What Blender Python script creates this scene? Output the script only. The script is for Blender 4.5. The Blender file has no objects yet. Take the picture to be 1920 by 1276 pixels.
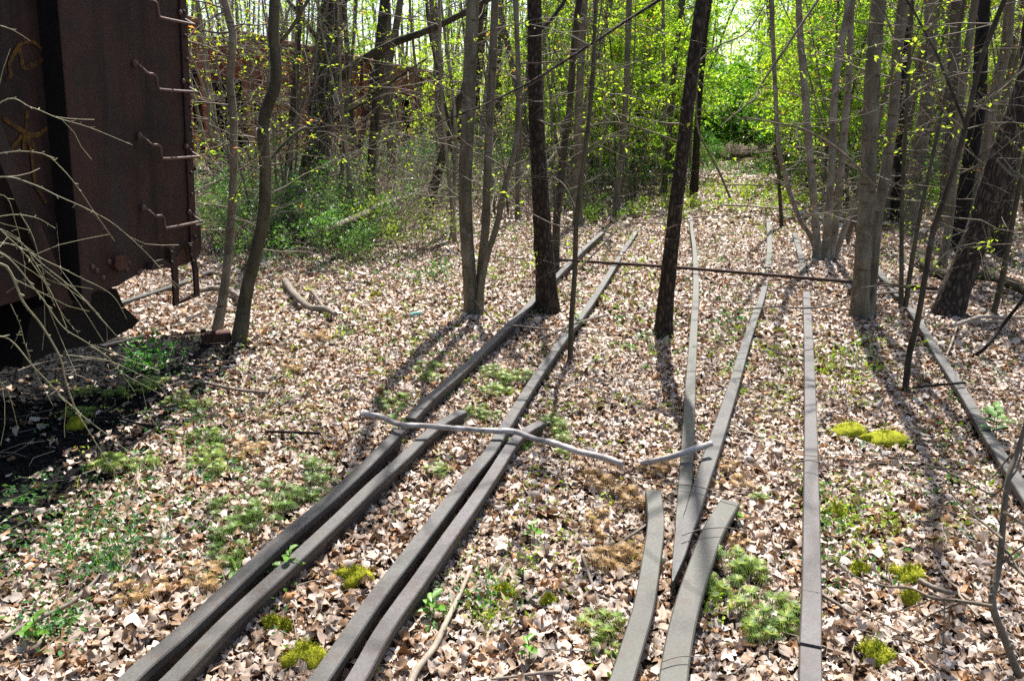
import bpy, math, random
import numpy as np
from mathutils import Vector, Matrix

# ---------------------------------------------------------------- camera maths
F = 1493.0; CH = 1.65
TAU = math.atan(403.0 / F); cT = math.cos(TAU); sT = math.sin(TAU)
def ray(u, v):
    x = (u - 960.0) / F; y = (638.0 - v) / F
    return np.array([x, cT + sT * y, -sT + cT * y])
def ground_z(x, y):
    x = np.asarray(x, float); y = np.asarray(y, float)
    d = np.clip((np.hypot(x, y) - 3) / 30, 0, 1)
    z = 0.012 * np.sin(1.7 * x + 0.6 * y) * np.sin(1.3 * y - 0.5 * x + 1) + 0.008 * np.sin(4.1 * x + 2) * np.sin(3.7 * y + 1)
    z = z + d * 0.16 * np.sin(0.35 * x + 1.0) * np.sin(0.27 * y + 0.4)
    # low shelf toward the side tracks at the left, small bank at the right
    z = z + 0.25 * np.clip((-x - 5.0) / 6, 0, 1) * np.clip((y - 7) / 8, 0, 1) + 0.3 * np.clip((x - 6) / 8, 0, 1)
    return z
def gp(u, v, z=0.0):
    d = ray(u, v); k = (z - CH) / d[2]
    return np.array([d[0] * k, d[1] * k, z])
def gnd(u, v):                       # point where the photo ray meets the uneven ground
    p = gp(u, v)
    for _ in range(8):
        p = gp(u, v, float(ground_z(p[0], p[1])))
    return p
def pp(u, v, Y):                     # point of the photo ray on the upright plane y = Y
    d = ray(u, v); k = Y / d[1]
    return np.array([d[0] * k, Y, CH + d[2] * k])
def depth(p): return p[1] * cT + (CH - p[2]) * sT

# ---------------------------------------------------------------- scene helpers
SC = bpy.context.scene
COL = SC.collection
def new_empty(name, loc):
    o = bpy.data.objects.new(name, None); COL.objects.link(o); o.location = [float(a) for a in loc]
    o.empty_display_size = 0.2
    return o
def tag(o, label=None, cat=None, group=None, kind=None):
    if label: o['label'] = label
    if cat: o['category'] = cat
    if group: o['group'] = group
    if kind: o['kind'] = kind
    return o
class MB:
    """collects numpy chunks and links them as ONE mesh object"""
    def __init__(s): s.v = []; s.l = []; s.t = []; s.m = []; s.c = []; s.s = []; s.n = 0
    def add(s, v, f, mat=0, col=(1, 1, 1), smooth=True):
        v = np.asarray(v, float); f = np.asarray(f, np.int64)
        if len(v) == 0 or len(f) == 0: return
        s.v.append(v); s.l.append((f + s.n).ravel()); s.t.append(np.full(len(f), f.shape[1]))
        s.m.append(np.full(len(f), mat)); s.s.append(np.full(len(f), smooth))
        c = np.asarray(col, float)
        s.c.append(np.broadcast_to(c, (len(v), 3)) if c.ndim == 1 else c)
        s.n += len(v)
    def mesh(s, name, mats):
        me = bpy.data.meshes.new(name)
        v = np.concatenate(s.v); l = np.concatenate(s.l); t = np.concatenate(s.t)
        me.vertices.add(len(v)); me.vertices.foreach_set('co', v.astype(np.float32).ravel())
        me.loops.add(len(l)); me.loops.foreach_set('vertex_index', l.astype(np.int32))
        me.polygons.add(len(t))
        me.polygons.foreach_set('loop_start', (np.cumsum(t) - t).astype(np.int32))
        me.polygons.foreach_set('material_index', np.concatenate(s.m).astype(np.int32))
        me.polygons.foreach_set('use_smooth', np.concatenate(s.s).astype(bool))
        a = me.color_attributes.new('tint', 'FLOAT_COLOR', 'POINT')
        c = np.concatenate(s.c); a.data.foreach_set('color', np.concatenate([c, np.ones((len(c), 1))], 1).astype(np.float32).ravel())
        for m in mats: me.materials.append(m)
        me.update(calc_edges=True); me.validate()
        return me
    def build(s, name, mats, parent=None, loc=None):
        if s.n == 0: return None
        o = bpy.data.objects.new(name, s.mesh(name, mats)); COL.objects.link(o)
        if parent is not None: o.parent = parent
        if loc is not None: o.location = [float(a) for a in loc]
        return o
    # --- shapes
    def tube(s, P, R, n=6, mat=0, col=(1, 1, 1), cap=True, wob=0.0, rng=None):
        P = np.asarray(P, float); m = len(P); R = np.broadcast_to(np.asarray(R, float), (m,))
        T = np.gradient(P, axis=0); T /= np.linalg.norm(T, axis=1, keepdims=True) + 1e-12
        mean = P[-1] - P[0]; ref = np.eye(3)[int(np.argmin(np.abs(mean)))]
        A = np.cross(T, ref); A /= np.linalg.norm(A, axis=1, keepdims=True) + 1e-12
        B = np.cross(T, A)
        th = np.arange(n) * 2 * math.pi / n
        rr = R[:, None] * np.ones((1, n))
        if wob and rng is not None: rr = rr * (1 + wob * rng.standard_normal((m, n)))
        V = P[:, None, :] + rr[..., None] * (np.cos(th)[None, :, None] * A[:, None, :] + np.sin(th)[None, :, None] * B[:, None, :])
        V = V.reshape(-1, 3)
        i = np.arange(m - 1)[:, None] * n; j = np.arange(n)[None, :]; j2 = (j + 1) % n
        f = np.stack([i + j, i + j2, i + n + j2, i + n + j], -1).reshape(-1, 4)
        s.add(V, f, mat, col)
        if cap:
            for k, e in ((0, 0), (m - 1, 1)):
                if R[k] > 0.004:
                    ring = V[k * n:(k + 1) * n]
                    vv = np.vstack([ring, P[k][None]])
                    ff = [[a, (a + 1) % n, n] if e else [(a + 1) % n, a, n] for a in range(n)]
                    s.add(vv, ff, mat, col, smooth=False)
    def box(s, lo, hi, mat=0, col=(1, 1, 1), bev=0.0, M=None):
        x0, y0, z0 = lo; x1, y1, z1 = hi
        if bev <= 0:
            v = np.array([[x, y, z] for x in (x0, x1) for y in (y0, y1) for z in (z0, z1)], float)
            f = [[0, 1, 3, 2], [4, 6, 7, 5], [0, 4, 5, 1], [2, 3, 7, 6], [0, 2, 6, 4], [1, 5, 7, 3]]
            if M is not None: v = v @ M[:3, :3].T + M[:3, 3]
            s.add(v, f, mat, col, smooth=False); return
        # chamfered box: 24 vertices
        vs = []; idx = {}
        for cx in (0, 1):
            for cy in (0, 1):
                for cz in (0, 1):
                    c = np.array([(x0, x1)[cx], (y0, y1)[cy], (z0, z1)[cz]], float)
                    ins = np.array([1 - 2 * cx, 1 - 2 * cy, 1 - 2 * cz]) * bev
                    for ax in range(3):
                        p = c + ins; p[ax] = c[ax]
                        idx[(cx, cy, cz, ax)] = len(vs); vs.append(p)
        f4 = []; f3 = []
        for ax in range(3):
            b, c = [a for a in range(3) if a != ax]
            for sd in (0, 1):
                q = []
                for (i, j) in ((0, 0), (1, 0), (1, 1), (0, 1)):
                    k = [0, 0, 0]; k[ax] = sd; k[b] = i; k[c] = j
                    q.append(idx[(k[0], k[1], k[2], ax)])
                flip = (sd == 0) ^ (ax == 1)
                f4.append(q[::-1] if flip else q)
            for i in (0, 1):
                for j in (0, 1):
                    q = []
                    for (a, sd) in ((b, 0), (b, 1), (c, 1), (c, 0)):
                        k = [0, 0, 0]; k[b] = i; k[c] = j; k[ax] = sd
                        q.append(idx[(k[0], k[1], k[2], a)])
                    f4.append(q)
        for cx in (0, 1):
            for cy in (0, 1):
                for cz in (0, 1): f3.append([idx[(cx, cy, cz, a)] for a in range(3)])
        v = np.array(vs)
        # make every face point outward
        cen = v.mean(0)
        def fix(fs):
            out = []
            for q in fs:
                n = np.cross(v[q[1]] - v[q[0]], v[q[2]] - v[q[0]])
                out.append(q if np.dot(n, v[q].mean(0) - cen) > 0 else q[::-1])
            return out
        f4 = fix(f4); f3 = fix(f3)
        if M is not None: v = v @ M[:3, :3].T + M[:3, 3]
        n0 = s.n
        s.add(v, f4, mat, col, smooth=False)
        s.add(v, f3, mat, col, smooth=False)
    def blob(s, c, r, seed=0, mat=0, col=(1, 1, 1), amp=0.15, nu=14, nv=8):
        g = np.random.default_rng(seed)
        th = np.linspace(0, 2 * math.pi, nu, endpoint=False); ph = np.linspace(0.0, math.pi, nv)
        TH, PH = np.meshgrid(th, ph)
        k = g.uniform(1, 3, 4); o = g.uniform(0, 6, 4)
        rad = 1 + amp * (np.sin(k[0].round() * TH + o[0] + 2 * PH) * np.sin(PH) + 0.6 * np.sin(k[1].round() * 2 * TH + o[1]) * np.sin(PH) ** 2) + 0.03 * g.standard_normal(TH.shape)
        V = np.stack([r[0] * rad * np.sin(PH) * np.cos(TH), r[1] * rad * np.sin(PH) * np.sin(TH), r[2] * rad * np.cos(PH)], -1).reshape(-1, 3) + np.asarray(c)
        i = np.arange(nv - 1)[:, None] * nu; j = np.arange(nu)[None]; j2 = (j + 1) % nu
        f = np.stack([i + j, i + nu + j, i + nu + j2, i + j2], -1).reshape(-1, 4)
        s.add(V, f, mat, col)
def rand_dirs(g, n, up=0.0):
    d = g.standard_normal((n, 3)); d[:, 2] += up
    return d / (np.linalg.norm(d, axis=1, keepdims=True) + 1e-9)
def leaf_quads(mb, P, size, g, mat=0, pal=((0.1, 0.2, 0.03),), flat=0.6, asp=0.5):
    """pointed leaves, two triangles folded along the midrib (one quad each)"""
    P = np.asarray(P, float); n = len(P)
    if n == 0: return
    nrm = g.standard_normal((n, 3)); nrm[:, 2] += flat * 2.5; nrm /= np.linalg.norm(nrm, axis=1, keepdims=True)
    a = np.cross(nrm, g.standard_normal((n, 3))); a /= np.linalg.norm(a, axis=1, keepdims=True) + 1e-9
    b = np.cross(nrm, a)
    L = size * g.uniform(0.6, 1.35, (n, 1)); Wd = L * asp * g.uniform(0.8, 1.2, (n, 1))
    up = nrm * Wd * 0.25
    V = np.stack([P, P + a * L * 0.5 + b * Wd * 0.5 + up, P + a * L, P + a * L * 0.5 - b * Wd * 0.5 + up], 1).reshape(-1, 3)
    i = np.arange(n)[:, None] * 4
    f = np.concatenate([i + np.array([[0, 1, 2]]), i + np.array([[0, 2, 3]])])
    pal = np.array(pal); c = pal[g.integers(0, len(pal), n)] * g.uniform(0.75, 1.25, (n, 1))
    mb.add(V, f, mat, np.repeat(c, 4, 0), smooth=False)
def bez(P, n):                        # smooth curve through given points (Catmull-Rom)
    P = np.asarray(P, float)
    if len(P) < 3:
        t = np.linspace(0, 1, n)[:, None]; return P[0] * (1 - t) + P[-1] * t
    Q = np.vstack([2 * P[0] - P[1], P, 2 * P[-1] - P[-2]])
    out = []
    for t in np.linspace(0, len(P) - 1 - 1e-6, n):
        i = int(t); u = t - i; p0, p1, p2, p3 = Q[i:i + 4]
        out.append(0.5 * (2 * p1 + (p2 - p0) * u + (2 * p0 - 5 * p1 + 4 * p2 - p3) * u * u + (3 * p1 - p0 - 3 * p2 + p3) * u ** 3))
    return np.array(out)

# ---------------------------------------------------------------- materials
def nt(name):
    m = bpy.data.materials.new(name); m.use_nodes = True
    t = m.node_tree; t.nodes.clear()
    o = t.nodes.new('ShaderNodeOutputMaterial')
    return m, t, o
def N(t, kind, **kw):
    n = t.nodes.new(kind)
    for k, v in kw.items():
        if k.startswith('i_'): n.inputs[k[2:].replace('_', ' ')].default_value = v
        elif k.startswith('x_'): n.inputs[int(k[2:])].default_value = v
        else: setattr(n, k, v)
    return n
def noise(t, co, scale, detail=4, rough=0.6, stretch=None):
    if stretch is not None:
        mp = N(t, 'ShaderNodeMapping'); mp.inputs['Scale'].default_value = stretch
        t.links.new(co, mp.inputs['Vector']); co = mp.outputs[0]
    n = N(t, 'ShaderNodeTexNoise', i_Scale=scale, i_Detail=detail, i_Roughness=rough)
    t.links.new(co, n.inputs['Vector']); return n.outputs['Fac']
def ramp(t, fac, stops):
    r = N(t, 'ShaderNodeValToRGB'); e = r.color_ramp.elements
    while len(e) < len(stops): e.new(0.5)
    for k, (p, c) in enumerate(stops): e[k].position = p; e[k].color = (*c, 1)
    t.links.new(fac, r.inputs[0]); return r.outputs[0]
def mix(t, fac, a, b, mode='MIX'):
    n = N(t, 'ShaderNodeMix', data_type='RGBA', blend_type=mode)
    if isinstance(fac, (int, float)): n.inputs[0].default_value = fac
    else: t.links.new(fac, n.inputs[0])
    for k, x in ((6, a), (7, b)):
        if isinstance(x, tuple): n.inputs[k].default_value = (*x, 1)
        else: t.links.new(x, n.inputs[k])
    return n.outputs[2]
def finish(t, o, col, rough=0.8, spec=0.3, bump=None, dist=0.01, strength=1.0, metal=0.0):
    b = N(t, 'ShaderNodeBsdfPrincipled')
    if isinstance(col, tuple): b.inputs['Base Color'].default_value = (*col, 1)
    else: t.links.new(col, b.inputs['Base Color'])
    if isinstance(rough, (int, float)): b.inputs['Roughness'].default_value = rough
    else: t.links.new(rough, b.inputs['Roughness'])
    b.inputs['Specular IOR Level'].default_value = spec; b.inputs['Metallic'].default_value = metal
    if bump is not None:
        n = N(t, 'ShaderNodeBump'); n.inputs['Distance'].default_value = dist; n.inputs['Strength'].default_value = strength
        t.links.new(bump, n.inputs['Height']); t.links.new(n.outputs[0], b.inputs['Normal'])
    t.links.new(b.outputs[0], o.inputs['Surface']); return b
def OC(t): return N(t, 'ShaderNodeTexCoord').outputs['Object']
def bark(name, dark, lite, scale, stretch, dist, lich=None, moss=None, band=0.0):
    m, t, o = nt(name); co = OC(t)
    a = noise(t, co, scale, 6, 0.65, stretch)
    b = noise(t, co, 3.0, 3, 0.5)
    c = ramp(t, a, [(0.36, dark), (0.62, lite)])
    c = mix(t, ramp(t, b, [(0.4, (0, 0, 0)), (0.7, (0.6, 0.6, 0.6))]), c, tuple(0.55 * x for x in dark))
    h = a
    if lich:
        l = noise(t, co, 9.0, 5, 0.7)
        c = mix(t, ramp(t, l, [(0.55, (0, 0, 0)), (0.63, (0.85, 0.85, 0.85))]), c, lich)
    if moss:
        l = noise(t, co, 2.2, 5, 0.7)
        c = mix(t, ramp(t, l, [(0.5, (0, 0, 0)), (0.64, (0.8, 0.8, 0.8))]), c, moss)
    if band:
        l = noise(t, co, 6.0, 3, 0.6, (1.2, 1.2, 6.0))
        c = mix(t, ramp(t, l, [(0.62, (0, 0, 0)), (0.68, (band,) * 3)]), c, tuple(0.35 * x for x in dark))
    finish(t, o, c, 0.85, 0.2, h, dist, 0.9)
    return m
def scaly(name, dark, lite, sc, dist):
    m, t, o = nt(name); co = OC(t)
    mp = N(t, 'ShaderNodeMapping'); mp.inputs['Scale'].default_value = (1, 1, 0.38); t.links.new(co, mp.inputs[0])
    nz = N(t, 'ShaderNodeTexNoise', i_Scale=sc * 0.6, i_Detail=3.0); t.links.new(mp.outputs[0], nz.inputs['Vector'])
    ad = N(t, 'ShaderNodeVectorMath', operation='MULTIPLY_ADD'); t.links.new(nz.outputs['Color'], ad.inputs[0]); ad.inputs[1].default_value = (0.06,) * 3; t.links.new(mp.outputs[0], ad.inputs[2])
    v = N(t, 'ShaderNodeTexVoronoi', feature='DISTANCE_TO_EDGE', i_Scale=sc); t.links.new(ad.outputs[0], v.inputs['Vector'])
    v2 = N(t, 'ShaderNodeTexVoronoi', i_Scale=sc); t.links.new(ad.outputs[0], v2.inputs['Vector'])
    n2 = noise(t, co, 30, 5, 0.7)
    c = ramp(t, v.outputs[0], [(0.0, tuple(0.35 * x for x in dark)), (0.12, dark), (0.4, lite)])
    c = mix(t, 0.5, c, v2.outputs['Color'], 'OVERLAY') if False else c
    c = mix(t, ramp(t, n2, [(0.4, (0, 0, 0)), (0.65, (0.6, 0.6, 0.6))]), c, dark)
    hh = N(t, 'ShaderNodeMath', operation='MULTIPLY_ADD'); t.links.new(n2, hh.inputs[0]); hh.inputs[1].default_value = 0.25
    mn = N(t, 'ShaderNodeMath', operation='MINIMUM'); t.links.new(v.outputs[0], mn.inputs[0]); mn.inputs[1].default_value = 0.3
    t.links.new(mn.outputs[0], hh.inputs[2])
    finish(t, o, c, 0.85, 0.2, hh.outputs[0], dist, 1.0)
    return m
def leafmat(name, trans=0.55, rough=0.5, gain=1.0, tgain=(1.3, 1.25, 0.45)):
    m, t, o = nt(name)
    a = N(t, 'ShaderNodeAttribute', attribute_name='tint')
    p = N(t, 'ShaderNodeBsdfPrincipled'); p.inputs['Roughness'].default_value = rough; p.inputs['Specular IOR Level'].default_value = 0.35
    t.links.new(a.outputs['Color'], p.inputs['Base Color'])
    tr = N(t, 'ShaderNodeBsdfTranslucent')
    c = mix(t, 1.0, a.outputs['Color'], tgain, 'MULTIPLY'); t.links.new(c, tr.inputs['Color'])
    ms = N(t, 'ShaderNodeMixShader'); ms.inputs[0].default_value = trans
    t.links.new(p.outputs[0], ms.inputs[1]); t.links.new(tr.outputs[0], ms.inputs[2]); t.links.new(ms.outputs[0], o.inputs['Surface'])
    return m
def plain(name, col, rough=0.7, spec=0.3, var=0.25, sc=12, dist=0.002, tint=False, metal=0.0):
    m, t, o = nt(name); co = OC(t); n = noise(t, co, sc, 5, 0.65)
    base = col
    if tint: base = N(t, 'ShaderNodeAttribute', attribute_name='tint').outputs['Color']
    c = mix(t, ramp(t, n, [(0.3, (0, 0, 0)), (0.7, (1, 1, 1))]), mix(t, 1.0, base, (1 - var,) * 3, 'MULTIPLY'), mix(t, 1.0, base, (1 + var,) * 3, 'MULTIPLY'))
    finish(t, o, c, rough, spec, n, dist, 0.6, metal)
    return m
MT = {}
MT['grey'] = bark('grey_smooth_bark', (0.0936, 0.0778, 0.0504), (0.2160, 0.1800, 0.1188), 14, (1, 1, 0.25), 0.004, lich=(0.1872, 0.1800, 0.1440), band=0.8)
MT['olive'] = bark('olive_young_bark', (0.0560, 0.0490, 0.0301), (0.1295, 0.1120, 0.0700), 16, (1, 1, 0.25), 0.003, band=0.6)
MT['dark'] = bark('dark_furrowed_bark', (0.0315, 0.0238, 0.0154), (0.0945, 0.0735, 0.0504), 22, (1, 1, 0.22), 0.014, lich=(0.0910, 0.0840, 0.0700))
MT['scaly'] = scaly('scaly_plated_bark', (0.0420, 0.0308, 0.0224), (0.1400, 0.1050, 0.0805), 26, 0.012)
MT['cherry'] = scaly('flaking_dark_bark', (0.0350, 0.0245, 0.0168), (0.1085, 0.0805, 0.0581), 30, 0.008)
MT['birch'] = bark('pale_banded_bark', (0.1440, 0.1200, 0.0840), (0.2960, 0.2520, 0.1880), 12, (1, 1, 0.4), 0.003, lich=(0.2880, 0.2720, 0.2240), band=0.95)
MT['mossy'] = bark('mossy_shaggy_bark', (0.0315, 0.0245, 0.0154), (0.0980, 0.0770, 0.0525), 26, (1, 1, 0.12), 0.02, moss=(0.0490, 0.0595, 0.0140))
MT['black'] = bark('black_wet_bark', (0.0084, 0.0070, 0.0056), (0.0280, 0.0210, 0.0175), 20, (1, 1, 0.3), 0.01)
MT['farbark'] = bark('hazed_grey_bark', (0.145, 0.118, 0.072), (0.31, 0.255, 0.165), 12, (1, 1, 0.25), 0.004, lich=(0.26, 0.25, 0.20), band=0.6)  # bark lightened, haze of distance put into the colour
MT['fardark'] = bark('hazed_brown_bark', (0.08, 0.06, 0.038), (0.20, 0.152, 0.10), 16, (1, 1, 0.22), 0.01, lich=(0.16, 0.15, 0.12))  # brown bark, paler too so its colour carries the distance haze
MT['twig'] = plain('grey_twig', (0.15, 0.125, 0.09), 0.8, 0.25, 0.3, 20)
MT['paletwig'] = plain('pale_twig', (0.30, 0.25, 0.19), 0.75, 0.3, 0.25, 20)
MT['greentwig'] = plain('greenish_pale_twig', (0.26, 0.245, 0.15), 0.7, 0.3, 0.25, 20)
MT['deadwood'] = plain('dead_wood', (0.19, 0.16, 0.13), 0.85, 0.2, 0.4, 25, 0.004)
MT['silver'] = bark('silvery_bark', (0.30, 0.27, 0.25), (0.56, 0.53, 0.51), 18, (1, 1, 1), 0.003, band=0.6)
MT['leaf'] = leafmat('young_leaf', 0.68, tgain=(1.5, 1.62, 0.62))
MT['litter'] = leafmat('dry_leaf', 0.12, 0.55, tgain=(1.1, 0.8, 0.5))
MT['shrubleaf'] = leafmat('shrub_leaf', 0.4, 0.4, tgain=(1.1, 1.3, 0.5))
MT['needle'] = leafmat('groundpine_needle', 0.25, 0.5, tgain=(1.1, 1.2, 0.5))
# ================================================================ GROUND
g = np.random.default_rng(11)
def build_ground():
    n = 260
    a = np.linspace(-1, 1, n); xs = 170 * np.sinh(4.6 * a) / np.sinh(4.6)
    b = np.linspace(0, 1, n); ys = -12 + 240 * (np.exp(4.2 * b) - 1) / (np.exp(4.2) - 1)
    X, Y = np.meshgrid(xs, ys); Z = ground_z(X, Y)
    V = np.stack([X, Y, Z], -1).reshape(-1, 3)
    i = np.arange(n - 1)[:, None] * n; j = np.arange(n - 1)[None]
    f = np.stack([i + j, i + j + 1, i + n + j + 1, i + n + j], -1).reshape(-1, 4)
    m, t, o = nt('forest_floor'); co = OC(t)
    v = N(t, 'ShaderNodeTexVoronoi', i_Scale=13.0); t.links.new(co, v.inputs['Vector'])
    c = ramp(t, N(t, 'ShaderNodeSeparateColor').outputs[0], [(0, (0, 0, 0)), (1, (0, 0, 0))]) if False else None
    sp = N(t, 'ShaderNodeSeparateColor'); t.links.new(v.outputs['Color'], sp.inputs[0])
    leafc = ramp(t, sp.outputs[0], [(0.0, (0.06, 0.035, 0.02)), (0.35, (0.20, 0.125, 0.075)), (0.7, (0.36, 0.26, 0.18)), (1.0, (0.46, 0.36, 0.28))])
    n1 = noise(t, co, 40, 5, 0.7); soil = ramp(t, n1, [(0.3, (0.016, 0.011, 0.008)), (0.7, (0.07, 0.045, 0.028))])
    n2 = noise(t, co, 1.1, 4, 0.6)
    c = mix(t, ramp(t, n2, [(0.35, (0.1,) * 3), (0.65, (0.6,) * 3)]), soil, leafc)
    # cinder bed along the side track (left), car shade painted into its black
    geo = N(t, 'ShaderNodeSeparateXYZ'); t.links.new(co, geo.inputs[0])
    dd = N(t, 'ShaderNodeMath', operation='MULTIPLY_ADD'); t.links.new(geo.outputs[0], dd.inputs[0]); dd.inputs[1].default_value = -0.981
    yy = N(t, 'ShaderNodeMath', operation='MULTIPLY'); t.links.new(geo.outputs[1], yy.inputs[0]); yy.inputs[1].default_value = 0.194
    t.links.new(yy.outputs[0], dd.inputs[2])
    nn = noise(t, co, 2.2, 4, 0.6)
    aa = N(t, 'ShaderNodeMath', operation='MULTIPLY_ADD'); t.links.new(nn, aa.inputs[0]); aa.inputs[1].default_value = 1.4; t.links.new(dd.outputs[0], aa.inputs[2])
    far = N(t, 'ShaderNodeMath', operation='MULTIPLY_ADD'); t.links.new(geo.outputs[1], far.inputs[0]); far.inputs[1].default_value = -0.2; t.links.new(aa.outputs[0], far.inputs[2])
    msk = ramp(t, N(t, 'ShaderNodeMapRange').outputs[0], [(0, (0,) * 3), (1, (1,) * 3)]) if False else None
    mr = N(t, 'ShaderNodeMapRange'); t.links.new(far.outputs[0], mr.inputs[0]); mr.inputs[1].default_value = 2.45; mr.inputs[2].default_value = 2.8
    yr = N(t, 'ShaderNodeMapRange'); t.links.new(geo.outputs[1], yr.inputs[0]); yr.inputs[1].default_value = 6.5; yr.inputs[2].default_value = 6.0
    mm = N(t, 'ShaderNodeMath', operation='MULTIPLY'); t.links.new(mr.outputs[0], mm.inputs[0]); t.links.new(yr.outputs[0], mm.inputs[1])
    cind_shade = ramp(t, noise(t, co, 60, 5, 0.7), [(0.35, (0.0015, 0.0015, 0.0015)), (0.8, (0.011, 0.0105, 0.011))])
    c = mix(t, mm.outputs[0], c, cind_shade)
    hb = N(t, 'ShaderNodeMath', operation='MULTIPLY_ADD'); t.links.new(v.outputs['Distance'], hb.inputs[0]); hb.inputs[1].default_value = 0.8; t.links.new(n1, hb.inputs[2])
    finish(t, o, c, 0.9, 0.15, hb.outputs[0], 0.03, 0.9)
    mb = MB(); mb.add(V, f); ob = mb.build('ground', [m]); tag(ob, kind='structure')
build_ground()

# ================================================================ DRY LEAVES
def cinder_shade_d(x, y):                   # >0 inside the cinder bed and painted shade by the hopper
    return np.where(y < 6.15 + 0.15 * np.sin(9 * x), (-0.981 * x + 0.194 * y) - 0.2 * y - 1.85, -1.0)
PAL = np.array([(0.42, 0.315, 0.235), (0.52, 0.42, 0.34), (0.36, 0.255, 0.18), (0.58, 0.50, 0.43), (0.47, 0.365, 0.28), (0.63, 0.56, 0.50),
                (0.24, 0.14, 0.075), (0.35, 0.19, 0.085), (0.30, 0.19, 0.11), (0.52, 0.445, 0.39), (0.15, 0.09, 0.05), (0.47, 0.37, 0.28), (0.57, 0.505, 0.445), (0.49, 0.40, 0.33)])
def litter(mb, n, r0, r1, ns, size, g):
    ang = g.uniform(-0.76, 0.76, n); r = np.sqrt(g.uniform(r0 * r0, r1 * r1, n))
    x = r * np.sin(ang); y = r * np.cos(ang)
    cl = 0.5 + 0.5 * np.sin(1.9 * x + 0.7 * y + 1) * np.sin(1.1 * y - 1.3 * x) * np.sin(0.5 * x + 0.9 * y)
    keep = g.uniform(0, 1, n) < np.clip(0.36 + 0.75 * cl, 0.2, 1)
    keep &= (cinder_shade_d(x, y) < 0.14 * g.standard_normal(n)) | (g.uniform(0, 1, n) < 0.03)
    x, y = x[keep], y[keep]; n = len(x)
    keep = None; L = size * np.exp(g.normal(0, 0.32, n)).clip(.45, 1.65); Wd = L * g.uniform(0.30, 0.52, n)
    s = np.linspace(0, 1, ns)
    prof = {7: np.array([0.06, 0.6, 0.95, 0.55, 1.0, 0.7, 0.06]), 5: np.array([0.12, 0.75, 0.55, 1.0, 0.12]), 4: np.array([0.15, 0.9, 0.9, 0.1]), 3: np.array([0.2, 1.0, 0.12])}[ns]
    wj = prof[None] * g.uniform(0.7, 1.3, (n, ns)); wk = prof[None] * g.uniform(0.7, 1.3, (n, ns))
    bend = g.normal(0, 0.85, n); fold = g.normal(0.2, 0.45, n); fold2 = fold + g.normal(0, 0.4, n); tw = g.normal(0, 0.5, n)
    al = (s[None] - 0.5) * L[:, None]
    zs = L[:, None] * bend[:, None] * ((s[None] - 0.5) ** 2 - 0.08) * 1.3
    def edge(w, f, sg):
        ww = w * Wd[:, None]
        fl = f[:, None] + sg * tw[:, None] * (s[None] - .5) * 2 + 0.28 * g.standard_normal((n, ns))
        return np.stack([al + 0.0, sg * ww * np.cos(np.clip(fl, -1.45, 1.45)), zs + ww * np.sin(np.clip(fl, -1.45, 1.45))], -1)
    Vc = np.stack([al, np.zeros_like(al), zs], -1)
    V = np.stack([edge(wj, fold, 1), Vc, edge(wk, fold2, -1)], 2)      # n, ns, 3, 3
    # random orientation
    yaw = g.uniform(0, 2 * math.pi, n); tl = g.normal(0, 0.17, n); rl = g.normal(0, 0.17, n)
    flip = np.where(g.uniform(0, 1, n) < 0.5, 1.0, -1.0)
    V[..., 2] *= flip[:, None, None]
    def rot(V, a, i, j):
        c = np.cos(a)[:, None, None]; s_ = np.sin(a)[:, None, None]
        p = V[..., i].copy(); q = V[..., j].copy()
        V[..., i] = c * p - s_ * q; V[..., j] = s_ * p + c * q
    rot(V, tl, 0, 2); rot(V, rl, 1, 2); rot(V, yaw, 0, 1)
    zmin = V[..., 2].min(axis=(1, 2))
    V[..., 2] += (-0.6 * zmin + np.abs(g.normal(0, 0.007, n)))[:, None, None]
    V += np.stack([x, y, ground_z(x, y) + 0.004], -1)[:, None, None, :]
    c = PAL[g.integers(0, len(PAL), n)] * g.uniform(0.55, 1.12, (n, 1)) * np.array([[1, .985, .96]])
    C = np.repeat(c, ns * 3, 0) * g.uniform(0.85, 1.1, (n * ns * 3, 1))
    base = np.arange(n)[:, None, None] * ns * 3; k = np.arange(ns - 1)[None, :, None] * 3; e = np.arange(2)[None, None, :]
    f = np.stack([base + k + e, base + k + e + 1, base + k + e + 4, base + k + e + 3], -1).reshape(-1, 4)
    mb.add(V.reshape(-1, 3), f, 0, C, smooth=True)
lm = MB()
litter(lm, 104000, 1.5, 6.0, 7, 0.039, g)
litter(lm, 125000, 6.0, 14.0, 5, 0.051, g)
litter(lm, 95000, 14.0, 36.0, 3, 0.085, g)
tag(lm.build('leaf_litter', [MT['litter']]), 'dry tan and brown leaves carpeting the ground between the rails', 'leaves', kind='stuff')

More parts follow.
